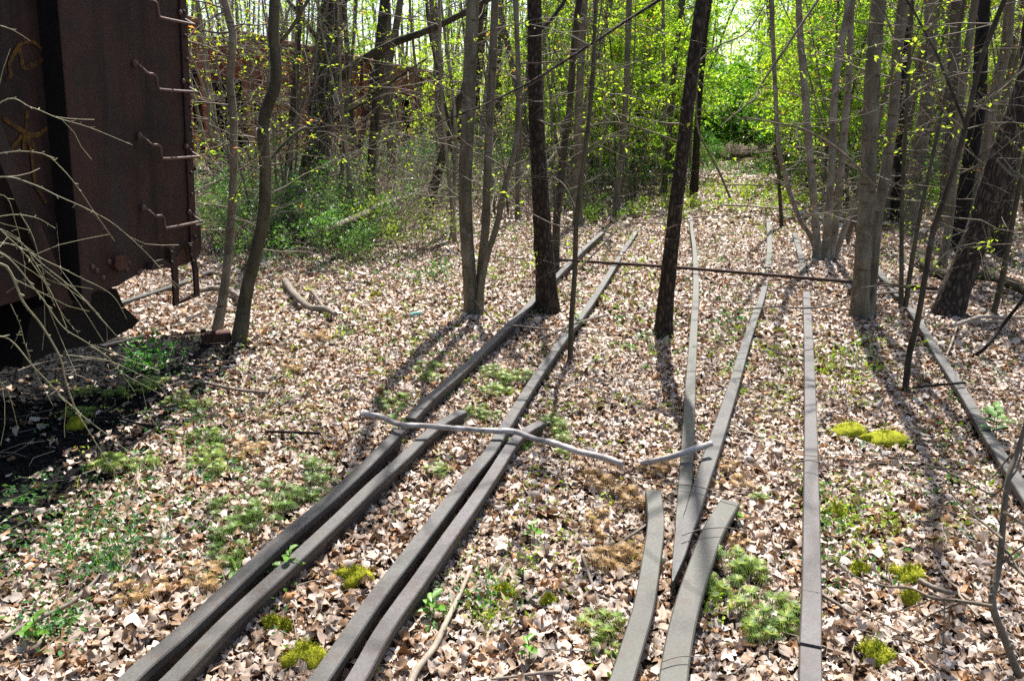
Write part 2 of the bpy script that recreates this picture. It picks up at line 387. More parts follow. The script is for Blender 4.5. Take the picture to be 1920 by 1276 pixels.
# cinders and small ballast of the side track, darkened to carry the car's shade
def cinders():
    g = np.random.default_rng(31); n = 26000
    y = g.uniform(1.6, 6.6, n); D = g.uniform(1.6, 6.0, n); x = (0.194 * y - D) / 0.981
    k = cinder_shade_d(x, y) > 0.12 * g.standard_normal(n) - .05; x, y = x[k], y[k]; n = len(x)
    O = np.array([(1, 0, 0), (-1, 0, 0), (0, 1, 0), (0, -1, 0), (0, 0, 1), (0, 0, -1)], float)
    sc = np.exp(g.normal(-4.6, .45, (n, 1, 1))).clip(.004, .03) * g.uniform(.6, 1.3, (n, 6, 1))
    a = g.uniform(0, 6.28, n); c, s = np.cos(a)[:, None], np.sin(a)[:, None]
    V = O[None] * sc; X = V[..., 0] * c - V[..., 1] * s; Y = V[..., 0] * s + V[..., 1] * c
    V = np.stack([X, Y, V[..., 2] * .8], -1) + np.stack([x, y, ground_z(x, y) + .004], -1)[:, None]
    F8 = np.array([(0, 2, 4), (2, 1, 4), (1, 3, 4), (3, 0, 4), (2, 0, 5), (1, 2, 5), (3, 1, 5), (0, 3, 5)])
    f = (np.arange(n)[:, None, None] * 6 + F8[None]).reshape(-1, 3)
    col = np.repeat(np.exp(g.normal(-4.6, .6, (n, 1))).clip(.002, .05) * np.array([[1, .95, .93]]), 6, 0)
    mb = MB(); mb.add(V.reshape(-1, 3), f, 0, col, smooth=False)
    MT['cinder'] = plain('shaded_cinder', (1, 1, 1), .95, .08, .3, 40, tint=True)
    tag(mb.build('cinders', [MT['cinder']]), 'cinders and small ballast along the side track, darkened for the shade of the hopper', 'cinders', kind='stuff')
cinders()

# ================================================================ RAILS
def railmat(name, a, b, lich, spec=.35):
    m, t, o = nt(name); co = OC(t)
    n = noise(t, co, 90, 5, 0.7); n2 = noise(t, co, 5, 4, 0.65)
    c = ramp(t, n, [(0.3, a), (0.72, b)])
    c = mix(t, ramp(t, n2, [(0.45, (0,) * 3), (0.7, (0.7,) * 3)]), c, lich)
    n3 = noise(t, co, 16, 5, 0.75)
    c = mix(t, ramp(t, n3, [(0.54, (0,) * 3), (0.70, (0.75,) * 3)]), c, (0.075, 0.045, 0.03))
    n4 = noise(t, co, 2.3, 3, 0.6); c = mix(t, ramp(t, n4, [(0.4, (0.0,) * 3), (0.75, (0.5,) * 3)]), c, (0.05, 0.043, 0.038))
    finish(t, o, c, 0.62, spec, n, 0.002, 0.8); return m
MT['rail'] = railmat('weathered_rail', (0.045, 0.043, 0.041), (0.115, 0.11, 0.104), (0.09, 0.09, 0.075))
MT['railp'] = railmat('purplish_rail', (0.055, 0.049, 0.049), (0.13, 0.12, 0.118), (0.085, 0.076, 0.074))
MT['railg'] = railmat('lichened_rail', (0.050, 0.050, 0.042), (0.115, 0.114, 0.096), (0.085, 0.09, 0.068))
MT['railside'] = railmat('rusty_rail_side', (0.030, 0.022, 0.018), (0.085, 0.066, 0.054), (0.06, 0.055, 0.045))
MT['railshade'] = railmat('shaded_rail', (0.012, 0.011, 0.010), (0.04, 0.037, 0.034), (0.03, 0.028, 0.025), .1)  # rail steel darkened, the shade under the car is put into the colour
def rail(px, label, mat='rail', top=0.10, w=0.072, w1=None, n=60, tops=None, head=0.036, wpx=None):
    P = []
    for k, (u, v) in enumerate(px):
        P.append(gp(u, v, top if tops is None else tops[k]))
    P = bez(P, n); rg = np.random.default_rng(len(px) * 7 + int(px[0][0]))
    ww = np.linspace(1, 0, n) if w1 is not None else None
    Wn = np.full(n, w) if w1 is None else np.interp(np.linspace(0, 1, n), [0, 0.55, 1], [w, w, w1])
    if wpx is not None:
        wm = [a * depth(gp(u, v, top)) / F for a, (u, v) in zip(wpx, px)]; Wn = np.interp(np.linspace(0, len(px) - 1, n), np.arange(len(px)), wm)
    P[:, 2] += 0.001 * np.sin(np.linspace(0, 14, n) + px[0][0])
    T = np.gradient(P, axis=0); T[:, 2] = 0; T /= np.linalg.norm(T, axis=1, keepdims=True)
    S = np.stack([T[:, 1], -T[:, 0], np.zeros(n)], -1)
    h = head
    prof = [(-.5, -.006), (-.44, -.0005), (.44, -.0005), (.5, -.006), (.5, -h + .004), (.44, -h), (.12, -h - .012), (.12, -.115), (.85, -.135), (.85, -.15), (-.85, -.15), (-.85, -.135), (-.12, -.115), (-.12, -h - .012), (-.44, -h), (-.5, -h + .004)]
    m = len(prof)
    V = np.zeros((n, m, 3))
    for k, (a, z) in enumerate(prof):
        V[:, k] = P + S * (a * Wn)[:, None]; V[:, k, 2] += z
    V = V.reshape(-1, 3)
    i = np.arange(n - 1)[:, None] * m; j = np.arange(m)[None]; j2 = (j + 1) % m
    f = np.stack([i + j, i + m + j, i + m + j2, i + j2], -1).reshape(-1, 4)
    org = P[0].copy(); org[2] -= 0.15
    mb = MB(); side = np.tile(np.array([0, 0, 0] + [1] * 13), n - 1); mb.add(V - org, f[side == 0], 0, smooth=False); mb.add(V - org, f[side == 1], 1, smooth=False)
    for e in (0, n - 1):
        R_ = V[e * m:(e + 1) * m] - org
        ff = [[0, 1, 2, 3], [0, 3, 4, 15], [15, 4, 5, 14], [14, 5, 6, 13], [13, 6, 7, 12], [12, 7, 8, 11], [11, 8, 9, 10]]
        mb.add(R_, [q[::-1] for q in ff] if e == 0 else ff, smooth=False)
    o = mb.build('rail', [MT[mat], MT['railside']], loc=org)
    tag(o, label, 'rail', 'old rails lying in the leaves')
    return o
def extend(px, du, dv): return [(px[0][0] + du, px[0][1] + dv)] + px
rail([(170, 1350), (254, 1257), (334, 1187), (431, 1097), (530, 1006), (624, 926), (697, 858), (750, 805)], 'leftmost near rail, dark grey, running out at the bottom left corner', 'rail', 0.125, w=.060)
rail([(769, 783), (808, 742), (876, 683), (977, 586), (1010, 550), (1054, 506), (1095, 465), (1130, 434)], 'dark grey rail passing left of the dark rough trunk beyond the fallen silvery branch', 'rail', 0.125, w=.062)
rail([(258, 1330), (334, 1257), (417, 1170), (484, 1107), (551, 1046), (628, 975), (700, 906), (754, 857), (793, 819), (829, 790), (868, 769)], 'grey guard rail with bent tip, second from the left at the bottom edge', 'rail', 0.105, w=.060)
rail([(540, 1350), (594, 1276), (640, 1210), (707, 1113), (773, 1028), (873, 898), (917, 846), (943, 804), (977, 750), (1010, 699), (1054, 636), (1088, 594), (1121, 546), (1145, 508), (1162, 480)], 'long grey rail third from the left at the bottom edge, crossing under the silvery branch', 'rail', 0.115, w=.062, n=90)
rail([(1166, 472), (1180, 452), (1193, 432)], 'short far stub of rail beyond the rusty pipe, half sunk in leaves', 'rail', 0.06)
rail([(628, 1330), (672, 1262), (723, 1172), (790, 1077), (840, 1005), (890, 936), (928, 880), (948, 848), (968, 820), (992, 802), (1016, 790)], 'grey guard rail with bent tip, fourth from the left at the bottom edge', 'railp', 0.105, w=.060)
rail([(1520, 1206), (1522, 1117), (1522, 984), (1521, 851), (1519, 733), (1516, 632), (1512, 546)], 'straight purplish grey rail right of the frog, running away from a gap', 'railp', 0.10, w=0.066, n=70)
rail([(1519, 1360), (1520, 1276), (1520, 1213)], 'short end of purplish rail below the gap at the bottom edge', 'railp', 0.095, w=0.066)
rail([(1508, 520), (1502, 481), (1490, 437)], 'far stub of rail beyond the rusty pipe near the clump of stems', 'rail', 0.06)
rail([(1296, 405), (1297, 430), (1302, 464), (1305, 531), (1300, 632), (1295, 716), (1290, 824), (1287, 870), (1284, 913), (1275, 963), (1269, 990)], 'pale olive grey left leg of the track frog, straight toward the clearing', 'railg', 0.10, n=90, wpx=[5, 6, 8, 11, 15, 19, 24, 25, 26, 15, 5])
rail([(1434, 536), (1425, 567), (1401, 634), (1371, 735), (1338, 836), (1312, 913), (1297, 963), (1283, 992), (1274, 1034), (1267, 1063), (1261, 1088)], 'grey right leg of the track frog ending in a sharp point', 'rail', 0.102, n=90, wpx=[10, 12, 16, 21, 27, 28, 28, 34, 24, 14, 3])
rail([(1440, 410), (1442, 430), (1443, 465), (1440, 500)], 'far piece of rail beyond the rusty pipe, in line with the clearing', 'railg', 0.06)
rail([(1140, 1345), (1164, 1276), (1187, 1203), (1207, 1133), (1221, 1050), (1230, 977), (1225, 917)], 'left wing rail of the track frog, flared at its upper tip', 'railg', 0.10, w=0.070)
rail([(1256, 1360), (1262, 1276), (1273, 1200), (1290, 1127), (1313, 1057), (1337, 993), (1369, 938)], 'right wing rail of the track frog with a flat cut tip', 'railg', 0.10, w=0.084)
rail([(1706, 576), (1731, 612), (1762, 666), (1795, 716), (1819, 753), (1846, 801), (1880, 855), (1925, 925), (1980, 1010)], 'mossy rail at the far right passing the leaning scaly trunk', 'rail', 0.085, w=0.060)
rail([(1642, 500), (1664, 528), (1688, 556)], 'short greenish rail piece behind the pair of smooth grey trunks', 'railg', 0.08)
# side track under the hopper
rail([(470, 544), (385, 582), (303, 617), (190, 647)], 'thin dark rail of the side track under the rusty hopper, nearer one', 'railshade', 0.035, w=0.056)
rail([(400, 505), (345, 527), (255, 556), (120, 598), (-60, 655)], 'thin greenish rail of the side track under the rusty hopper, farther one', 'railg', 0.05, w=0.066)

# rusty pipe across the rails
MT['rustpipe'] = plain('rusty_pipe', (0.055, 0.03, 0.02), 0.75, 0.3, 0.5, 30, 0.003)
P = bez([gp(1050, 487, 0.13), gp(1280, 502, 0.15), gp(1593, 528, 0.15), gp(1752, 541, 0.12)], 20)
mb = MB(); mb.tube(P - P[0], 0.018, 10); 
for q in (0, 19): mb.tube([P[q] - P[0] - (0.02, 0, 0), P[q] - P[0] + (0.02, 0, 0)], 0.027, 10)
tag(mb.build('pipe', [MT['rustpipe']], loc=P[0]), 'long rusty pipe lying across the far ends of the rails', 'pipe')

# ================================================================ HOPPER CARS
TH = math.atan2(305.0, math.hypot(F, 403.0)); DV = np.array([math.sin(TH), math.cos(TH), 0]); NL = np.array([-math.cos(TH), math.sin(TH), 0])
def rust(name, a, b, c2, pale, sc=3.0):
    m, t, o = nt(name); co = OC(t)
    n = noise(t, co, sc, 6, 0.68); n2 = noise(t, co, sc * 2.2, 5, 0.7, (1, 1, 0.18)); n3 = noise(t, co, 55, 4, 0.7)
    c = ramp(t, n, [(0.32, a), (0.55, b), (0.72, c2)])
    c = mix(t, ramp(t, n2, [(0.50, (0,) * 3), (0.68, (0.75,) * 3)]), c, pale)
    n5 = noise(t, co, sc * 4, 5, 0.7, (1, 1, 0.07)); c = mix(t, ramp(t, n5, [(0.48, (0,) * 3), (0.66, (0.7,) * 3)]), c, tuple(.45 * x for x in a))
    c = mix(t, ramp(t, n3, [(0.35, (0.35,) * 3), (0.6, (0,) * 3)]), c, tuple(0.4 * x for x in a))
    finish(t, o, c, 0.72, 0.3, n3, 0.002, 0.9); return m
MT['rustdark'] = rust('dark_rusted_steel', (0.009, 0.0042, 0.0032), (0.050, 0.020, 0.0135), (0.011, 0.009, 0.009), (0.030, 0.025, 0.024), 1.7)
MT['rustedge'] = rust('flaking_rust', (0.04, 0.015, 0.009), (0.085, 0.032, 0.018), (0.03, 0.013, 0.009), (0.12, 0.06, 0.04), 9)
MT['oxide'] = rust('faded_oxide_red', (0.14, 0.034, 0.020), (0.21, 0.056, 0.030), (0.11, 0.035, 0.022), (0.17, 0.075, 0.05), 1.6)
MT['iron'] = plain('dark_iron', (0.007, 0.005, 0.0045), 0.8, 0.25, 0.4, 20)
MT['ladder'] = plain('worn_brown_iron', (0.085, 0.047, 0.036), 0.6, 0.4, 0.3, 30)
MT['yellow'] = plain('yellow_paint', (0.62, 0.34, 0.02), 0.7, 0.3, 0.2, 20)
MT['spray'] = plain('faded_yellow_spray', (0.13, 0.065, 0.010), 0.8, 0.2, 0.5, 25)
def worn(name, col, under, lo, hi):
    m, t, o = nt(name); co = OC(t); n = noise(t, co, 38, 6, 0.75); n2 = noise(t, co, 5, 3, 0.6)
    ad = N(t, 'ShaderNodeMath', operation='MULTIPLY_ADD'); t.links.new(n2, ad.inputs[0]); ad.inputs[1].default_value = .6; t.links.new(n, ad.inputs[2])
    c = mix(t, ramp(t, ad.outputs[0], [(lo, (0,) * 3), (hi, (1,) * 3)]), under, col)
    finish(t, o, c, .8, .2, n, .001, .5); return m
MT['spray'] = worn('worn_yellow_spray', (0.15, 0.075, 0.010), (0.024, 0.011, 0.009), .66, .98)
MT['white'] = plain('white_stencil', (0.62, 0.58, 0.58), 0.8, 0.2, 0.3, 30)
def car_matrix(org, lean):
    a = math.pi / 2 - TH
    return Matrix.Translation(Vector([float(x) for x in org])) @ Matrix.Rotation(a, 4, 'Z') @ Matrix.Rotation(-lean, 4, 'X')
def on_plane(M, u, v, y):              # photo ray onto the car's own plane y = const, in car coordinates
    Mi = M.inverted(); o = Mi @ Vector((0, 0, CH)); d = Mi.to_3x3() @ Vector([float(a) for a in ray(u, v)])
    k = (y - o.y) / d.y; p = o + d * k
    return np.array([p.x, p.y, p.z])
def prism(mb, P2, y0, y1, mat=0):      # outline in (x, z), extruded along y
    P2 = np.asarray(P2, float); n = len(P2)
    area = sum(P2[i][0] * P2[(i + 1) % n][1] - P2[(i + 1) % n][0] * P2[i][1] for i in range(n))
    if area < 0: P2 = P2[::-1]
    from mathutils.geometry import tessellate_polygon
    tr = np.array(tessellate_polygon([[Vector((float(p[0]), float(p[1]), 0)) for p in P2]]))
    a = []
    for q in tr:
        p, r, s = P2[q[0]], P2[q[1]], P2[q[2]]
        if (r[0] - p[0]) * (s[1] - p[1]) - (r[1] - p[1]) * (s[0] - p[0]) < 0: q = q[::-1]
        a.append(q)
    tr = np.array(a)
    A = np.stack([P2[:, 0], np.full(n, y0), P2[:, 1]], -1); B = A.copy(); B[:, 1] = y1
    mb.add(A, tr, mat, smooth=False); mb.add(B, tr[:, ::-1], mat, smooth=False)
    i = np.arange(n); j = (i + 1) % n
    mb.add(np.vstack([A, B]), np.stack([i + n, j + n, j, i], -1)[:, ::-1], mat, smooth=False)
def ribbon(mb, P3, w, y, mat=0, g=None):     # flat paint stroke on plane y, along x,z points
    P = bez(np.asarray(P3)[:, [0, 2]], 24); T = np.gradient(P, axis=0); T /= np.linalg.norm(T, axis=1, keepdims=True)
    S = np.stack([-T[:, 1], T[:, 0]], -1); W = w * (0.75 + 0.5 * np.random.default_rng(3).random(24))
    L = P + S * W[:, None]; R_ = P - S * W[:, None]
    V = np.vstack([np.stack([L[:, 0], np.full(24, y), L[:, 1]], -1), np.stack([R_[:, 0], np.full(24, y), R_[:, 1]], -1)])
    i = np.arange(23); mb.add(V, np.stack([i, i + 1, i + 25, i + 24], -1), mat, smooth=False)
def letters(txt, x, z, size, y, parent, name='lettering', mat='white'):
    cu = bpy.data.curves.new('lettering_curve', 'FONT'); cu.body = txt; cu.size = size
    to = bpy.data.objects.new('lettering_curve', cu); COL.objects.link(to)
    me = bpy.data.meshes.new_from_object(to.evaluated_get(bpy.context.evaluated_depsgraph_get()))
    bpy.data.objects.remove(to); bpy.data.curves.remove(cu)
    me.materials.clear(); me.materials.append(MT[mat])
    o = bpy.data.objects.new(name, me); COL.objects.link(o); o.parent = parent
    o.matrix_local = Matrix.Translation((x, y, z)) @ Matrix.Rotation(math.pi / 2, 4, 'X')
    return o
def wheel_mb(x, y, z=0.47):
    w = MB(); w.tube([(x, y - .06, z), (x, y + .06, z)], 0.40, 24); w.tube([(x, y + .06, z), (x, y + .085, z)], 0.43, 24)
    w.tube([(x, y - .10, z), (x, y - .06, z)], 0.12, 14)
    return w
def truck(root, xc, y0):
    mb = MB()
    prism(mb, [(xc - 1.15, .42), (xc - .95, .30), (xc - .35, .26), (xc + .35, .26), (xc + .95, .30), (xc + 1.15, .42), (xc + 1.1, .62), (xc + .85, .68), (xc + .3, .78), (xc - .3, .78), (xc - .85, .68), (xc - 1.1, .62)], y0 + .10, y0 + .24)
    for s in (-.85, .85): mb.tube([(xc + s, y0 + .02, .47), (xc + s, y0 + .2, .47)], 0.13, 12)
    t = mb.build('truck_frame', [MT['iron']], root)
    for s in (-.85, .85):
        for yy in (y0 + .42, y0 + 1.86):
            wheel_mb(xc + s, yy).build('wheel', [MT['iron']], t)
    ax = MB()
    for s in (-.85, .85): ax.tube([(xc + s, y0 + .2, .47), (xc + s, y0 + 2.1, .47)], 0.07, 10)
    ax.build('axle', [MT['iron']], t)

# ---- the near hopper at the left edge
D1 = 3.12
k = None
r_ = ray(364, 455); kk = D1 / (-(r_[0] * -NL[0] * -1 + r_[1] * -NL[1] * -1)) if False else D1 / (r_[0] * NL[0] + r_[1] * NL[1])
c0 = r_ * kk; org1 = np.array([c0[0], c0[1], 0.0])
M1 = car_matrix(org1, math.radians(-3.8))
# let the tilted plane pass through the measured corner
for _ in range(6):
    q = on_plane(M1, 364, 455, 0.0)
    M1 = M1 @ Matrix.Translation((q[0], 0, 0))
hop = new_empty('hopper_car', (0, 0, 0)); hop.matrix_world = M1
tag(hop, 'dark rusty hopper car looming at the left edge, with grab irons and stirrup step', 'railway car')
def L1(u, v, y=0.0): return on_plane(M1, u, v, y)
def xz(pts, y=0.0): return [(L1(u, v, y)[0], L1(u, v, y)[2]) for u, v in pts]
HT = 3.75
xl = L1(131, 300)[0]
bottom = xz([(366, 452), (352, 455), (340, 470), (322, 497), (309, 488), (298, 493), (281, 504), (266, 506), (248, 520), (233, 528), (222, 536), (206, 540), (196, 548), (185, 543), (172, 550), (160, 556), (150, 560)])
zl = L1(145, 565)[2]
mb = MB(); prism(mb, [(0.0, HT), (xl, HT), (xl, zl)] + bottom[::-1], 0.0, 0.012)
end_panel = mb.build('end_panel', [MT['rustdark']], hop)
mb = MB(); mb.box((xl - .012, 0.002, zl), (xl, .10, HT)); mb.build('post_web', [MT['iron']], hop)  # near-black colour paints the shade on this flange
mb = MB(); mb.box((xl - .006, -.012, zl - .02), (xl + .06, -.001, HT), bev=.002); mb.build('panel_edge_strip', [MT['rustdark']], hop)
mb = MB(); mb.box((-11, .10, .80), (xl - .013, .115, HT)); mb.build('side_sheet', [MT['rustdark']], hop)
mb = MB()
for k in range(1, 9): mb.box((xl - .35 - k * 1.05 - .07, .02, .8), (xl - .35 - k * 1.05 + .07, .099, HT), bev=.01)
mb.build('side_rib', [MT['rustdark']], hop)
mb = MB(); br = [(L1(u, v, .02)[0], L1(u, v, .02)[2]) for u, v in ((112, 582), (137, 570), (28, 300), (-60, 60), (-85, 60), (2, 310))]
prism(mb, br, .02, .05); mb.build('diagonal_brace', [MT['rustdark']], hop)
mb = MB(); mb.box((-11, .12, 3.76), (.02, .2, 3.9), bev=.01); mb.box((-11, 2.9, .9), (.0, 2.92, 3.9)); mb.build('top_chord', [MT['rustdark']], hop)
mb = MB(); mb.box((-.02, .02, .95), (.0, 2.9, HT)); mb.build('end_sheet', [MT['rustdark']], hop)
# corner angle with rivets
mb = MB(); mb.box((-.055, -.014, .90), (.012, -.001, HT), bev=.003)
zr = .95
while zr < HT - .1:
    mb.blob((-.015 + .012 * math.sin(zr * 40), -.016, zr), (.013, .010, .013), 1, amp=.02, nu=8, nv=5); zr += .137
mb.build('corner_post', [MT['rustdark']], hop)
for (u, v) in ((212, 497), (203, 490), (180, 507), (240, 492), (236, 505), (262, 508), (172, 500), (258, 512), (192, 520)):
    mb = MB(); p = L1(u, v); mb.blob((p[0], -.004, p[2]), (.016, .014, .016), u, amp=.03, nu=8, nv=5); mb.build('bolt_head', [MT['ladder']], hop)
mb = MB(); pl = xz([(208, 482), (226, 476), (233, 482), (231, 500), (215, 508), (207, 498)]); prism(mb, pl, -.03, -.001); mb.build('bent_patch', [MT['rustedge']], hop)
mb = MB(); pl = xz([(268, 505), (276, 488), (290, 484), (303, 492), (309, 500), (288, 500)]); prism(mb, pl, -.06, -.013); mb.build('bent_patch', [MT['rustdark']], hop)
# grab irons
for (u0, v0) in ((300, 33), (299, 168), (306, 298), (312, 428)):
    p = L1(u0, v0, -.07); x, z = p[0], p[2]
    path = [(x - .125, .0, z + .125), (x - .12, -.035, z + .12), (x - .09, -.06, z + .085), (x - .045, -.068, z + .08), (x - .022, -.07, z + .065), (x - .012, -.07, z + .012), (x + .02, -.07, z), (-.10, -.07, z), (-.005, -.07, z)]
    mb = MB(); mb.tube(bez(path, 26), 0.0085, 8)
    mb.blob((x - .125, -.012, z + .13), (.02, .018, .022), 3, amp=.05, nu=8, nv=5)
    mb.tube([(-.012, -.07, z), (-.012, -.005, z + .03)], .008, 6); mb.blob((-.06, -.012, z + .06), (.016, .014, .018), 5, amp=.05, nu=8, nv=5)
    mb.build('grab_iron', [MT['ladder']], hop)
# stirrup step
mb = MB()
def strap(a, b, w, y0=-.02):
    A = L1(*a, y0); B = L1(*b, y0)
    P = bez([A, (A + B) / 2 + (.006, -.006, 0), B], 8)
    for q in range(7):
        mb.add([P[q] + (-w, 0, 0), P[q] + (w, 0, 0), P[q + 1] + (w, 0, 0), P[q + 1] + (-w, 0, 0), P[q] + (-w, -.014, 0), P[q] + (w, -.014, 0), P[q + 1] + (w, -.014, 0), P[q + 1] + (-w, -.014, 0)],
               [[3, 2, 1, 0], [4, 5, 6, 7], [0, 4, 7, 3], [1, 2, 6, 5], [0, 1, 5, 4], [3, 7, 6, 2]], smooth=False)
    return B
b1 = strap((319, 463), (328, 571), .027); b2 = strap((356, 455), (367, 555), .024)
P = [b1 + (-.02, -.005, .01), b2 + (.02, -.005, .01)]; mb.tube(P, .016, 4)
for (u, v) in ((321, 473), (322, 492), (357, 462), (359, 479), (362, 490)):
    p = L1(u, v, -.036); mb.blob(p, (.014, .012, .014), u, amp=.03, nu=8, nv=5)
mb.build('stirrup_step', [MT['rustdark']], hop)
mb = MB(); prism(mb, xz([(318, 466), (340, 452), (372, 450), (374, 482), (350, 496), (330, 500)]), .004, .03); mb.build('step_gusset', [MT['rustedge']], hop)
mb = MB(); mb.box((.012, .06, .80), (.20, .5, 1.02), bev=.02); mb.tube([(.20, .26, .91), (.33, .26, .90)], .10, 14); mb.box((.09, .055, .79), (.12, .51, 1.03), bev=.004); mb.build('end_sill', [MT['rustdark']], hop)
mb = MB(); mb.box((-10.8, .45, .62), (-2.2, 2.5, .8)); prism(mb, [(-2.2, .8), (-2.6, .62), (-1.2, 2.2), (-.1, 3.0), (-.1, 3.1), (-1.3, 2.4)], .32, 2.6); mb.build('slope_sheet', [MT['iron']], hop)
mb = MB(); mb.box((-11, 1.2, .66), (-.02, 1.7, .90)); mb.build('center_sill', [MT['iron']], hop)
mb = MB(); jo = [(L1(u, v, .22)[0], L1(u, v, .22)[2]) for u, v in ((60, 580), (135, 556), (200, 540), (218, 541), (232, 574), (261, 601), (250, 613), (196, 642), (100, 660), (40, 690))]
prism(mb, jo, .22, .55); mb.build('journal_frame', [MT['iron']], hop)
truck(hop, xl - 1.1, .35)
# sprayed yellow marks
YS = .096
S_ = lambda pts: [L1(u, v, YS) for u, v in pts]
for strokes in ((([(52, 205), (50, 240), (48, 268)], .011), ([(5, 220), (30, 238), (50, 250), (70, 253), (88, 240)], .012), ([(48, 245), (30, 268), (20, 280)], .010), ([(50, 250), (58, 265), (68, 283)], .011), ([(46, 250), (44, 285)], .011), ([(50, 250), (58, 285), (62, 320), (68, 350), (86, 380)], .010)),
                (([(35, 85), (42, 115), (45, 128), (70, 118), (88, 108)], .012), ([(35, 85), (60, 78), (80, 95)], .009), ([(35, 85), (18, 118), (20, 140), (10, 150)], .010))):
    mb = MB()
    for q, (pts, w) in enumerate(strokes): ribbon(mb, S_(pts), w, YS - .0006 * q)
    mb.build('graffiti', [MT['spray']], hop)

# ---- the string of faded red hoppers beyond
D2 = 10.3
def hopper(s_end, length, label, zb=0.98, zt=3.72):
    org = DV * s_end + NL * D2; org[2] = float(ground_z(org[0], org[1])) * 0.4
    M = car_matrix(org, 0.0)
    r = new_empty('hopper_car', (0, 0, 0)); r.matrix_world = M
    tag(r, label, 'railway car', 'string of faded red hopper cars beyond the thicket')
    L = length
    mb = MB(); mb.box((-L + .9, .08, zb), (-.9, .10, zt)); mb.box((-L + .9, 2.8, zb), (-.9, 2.82, zt)); mb.build('side_sheet', [MT['oxide']], r)
    for xe in (0, -L):
        sg = -1 if xe == 0 else 1
        mb = MB(); mb.box((min(xe, xe + sg * .9), 0.0, zt - .95), (max(xe, xe + sg * .9), .03, zt)); mb.box((min(xe, xe + sg * .42), 0.001, zb), (max(xe, xe + sg * .42), .05, zt - .951))
        mb.box((xe + sg * .02 - .01, .06, zt - 1.0), (xe + sg * .02 + .01, 2.8, zt)); mb.build('end_panel', [MT['oxide']], r)
        mb = MB(); prism(mb, [(xe + sg * .1, zt - .9), (xe + sg * 2.6, zb - .25), (xe + sg * 2.7, zb - .2), (xe + sg * .2, zt - .85)], .12, 2.78); mb.build('slope_sheet', [MT['iron']], r)
        mb = MB(); mb.tube([(xe - sg * .02, 1.45, .85), (xe - sg * .55, 1.45, .85)], .1, 8); mb.build('coupler', [MT['iron']], r)
    nr = int((L - 1.8) / 1.0)
    mb = MB()
    for k in range(nr + 1):
        x = -.9 - k * (L - 1.8) / nr; mb.box((x - .06, -.03, zb), (x + .06, .079, zt), bev=.012)
    mb.build('side_ribs', [MT['oxide']], r)
    mb = MB(); mb.box((-L, -.03, zt + .001), (0, .13, zt + .13), bev=.015); mb.box((-L, 2.77, zt + .001), (0, 2.93, zt + .13), bev=.015); mb.build('top_chord', [MT['oxide']], r)
    mb = MB(); mb.box((-L, -.02, zb - .2), (0, .09, zb - .001), bev=.01); mb.build('side_sill', [MT['oxide']], r)
    truck(r, -1.5, .35); truck(r, -L + 1.5, .35)
    mb = MB()
    for k in range(4):
        xk = -L * .22 - k * L * .18; prism(mb, [(xk - 1.0, zb - .01), (xk - .2, .42), (xk + .2, .42), (xk + 1.0, zb - .01)], .2, 2.7)
    mb.build('bottom_hopper', [MT['iron']], r)
    return r, M
hA, MA = hopper(17.15, 12.0, 'faded red hopper car right behind the corner of the dark hopper, marked H2')
hB, MB_ = hopper(30.4, 11.8, 'faded red hopper car behind the big vine covered tree, with white numbers')
hC, MC = hopper(43.4, 12.0, 'farthest of the faded red hopper cars, seen above the green bush')
hA['label'] = 'faded red hopper car behind the dark hopper, showing H2 and a yellow patch'
def patch(M, root, u0, v0, u1, v1, mat, y, name):
    a = on_plane(M, u0, v0, y); b = on_plane(M, u1, v1, y)
    mb = MB(); mb.box((min(a[0], b[0]), y, min(a[2], b[2])), (max(a[0], b[0]), y + .003, max(a[2], b[2]))); return mb.build(name, [MT[mat]], root)
patch(MA, hA, 364, 252, 383, 265, 'yellow', -.004, 'yellow_patch')
def put(M, root, txt, u, v, hpx, y):
    a = on_plane(M, u, v, y); b = on_plane(M, u, v - hpx, y)
    letters(txt, a[0], a[2], (b[2] - a[2]) / .72, y, root)
put(MA, hA, 'H2', 367, 275, 9, -.004)
put(MA, hA, 'NINAIN', 364, 239, 3.5, -.004); put(MA, hA, 'NCASA', 366, 246, 3.5, -.004); put(MA, hA, 'E 180', 366, 251.5, 3, -.004)
put(MB_, hB, '6321', 449, 90, 9, -.006); put(MB_, hB, '21195', 450, 106, 8, -.006)
put(MB_, hB, '00 35', 500, 141, 6, -.006); put(MB_, hB, '10 85', 501, 154, 6, -.006)
for (u0, v0, u1, v1, mt) in ((549, 234, 553, 246, 'yellow'), (546, 206, 556, 222, 'white')): patch(MB_, hB, u0, v0, u1, v1, mt, -.006, 'stencil_patch')
for (u0, v0, u1, v1, mt) in ((765, 240, 772, 253, 'yellow'), (749, 246, 756, 259, 'white')): patch(MC, hC, u0, v0, u1, v1, mt, -.036, 'stencil_patch')
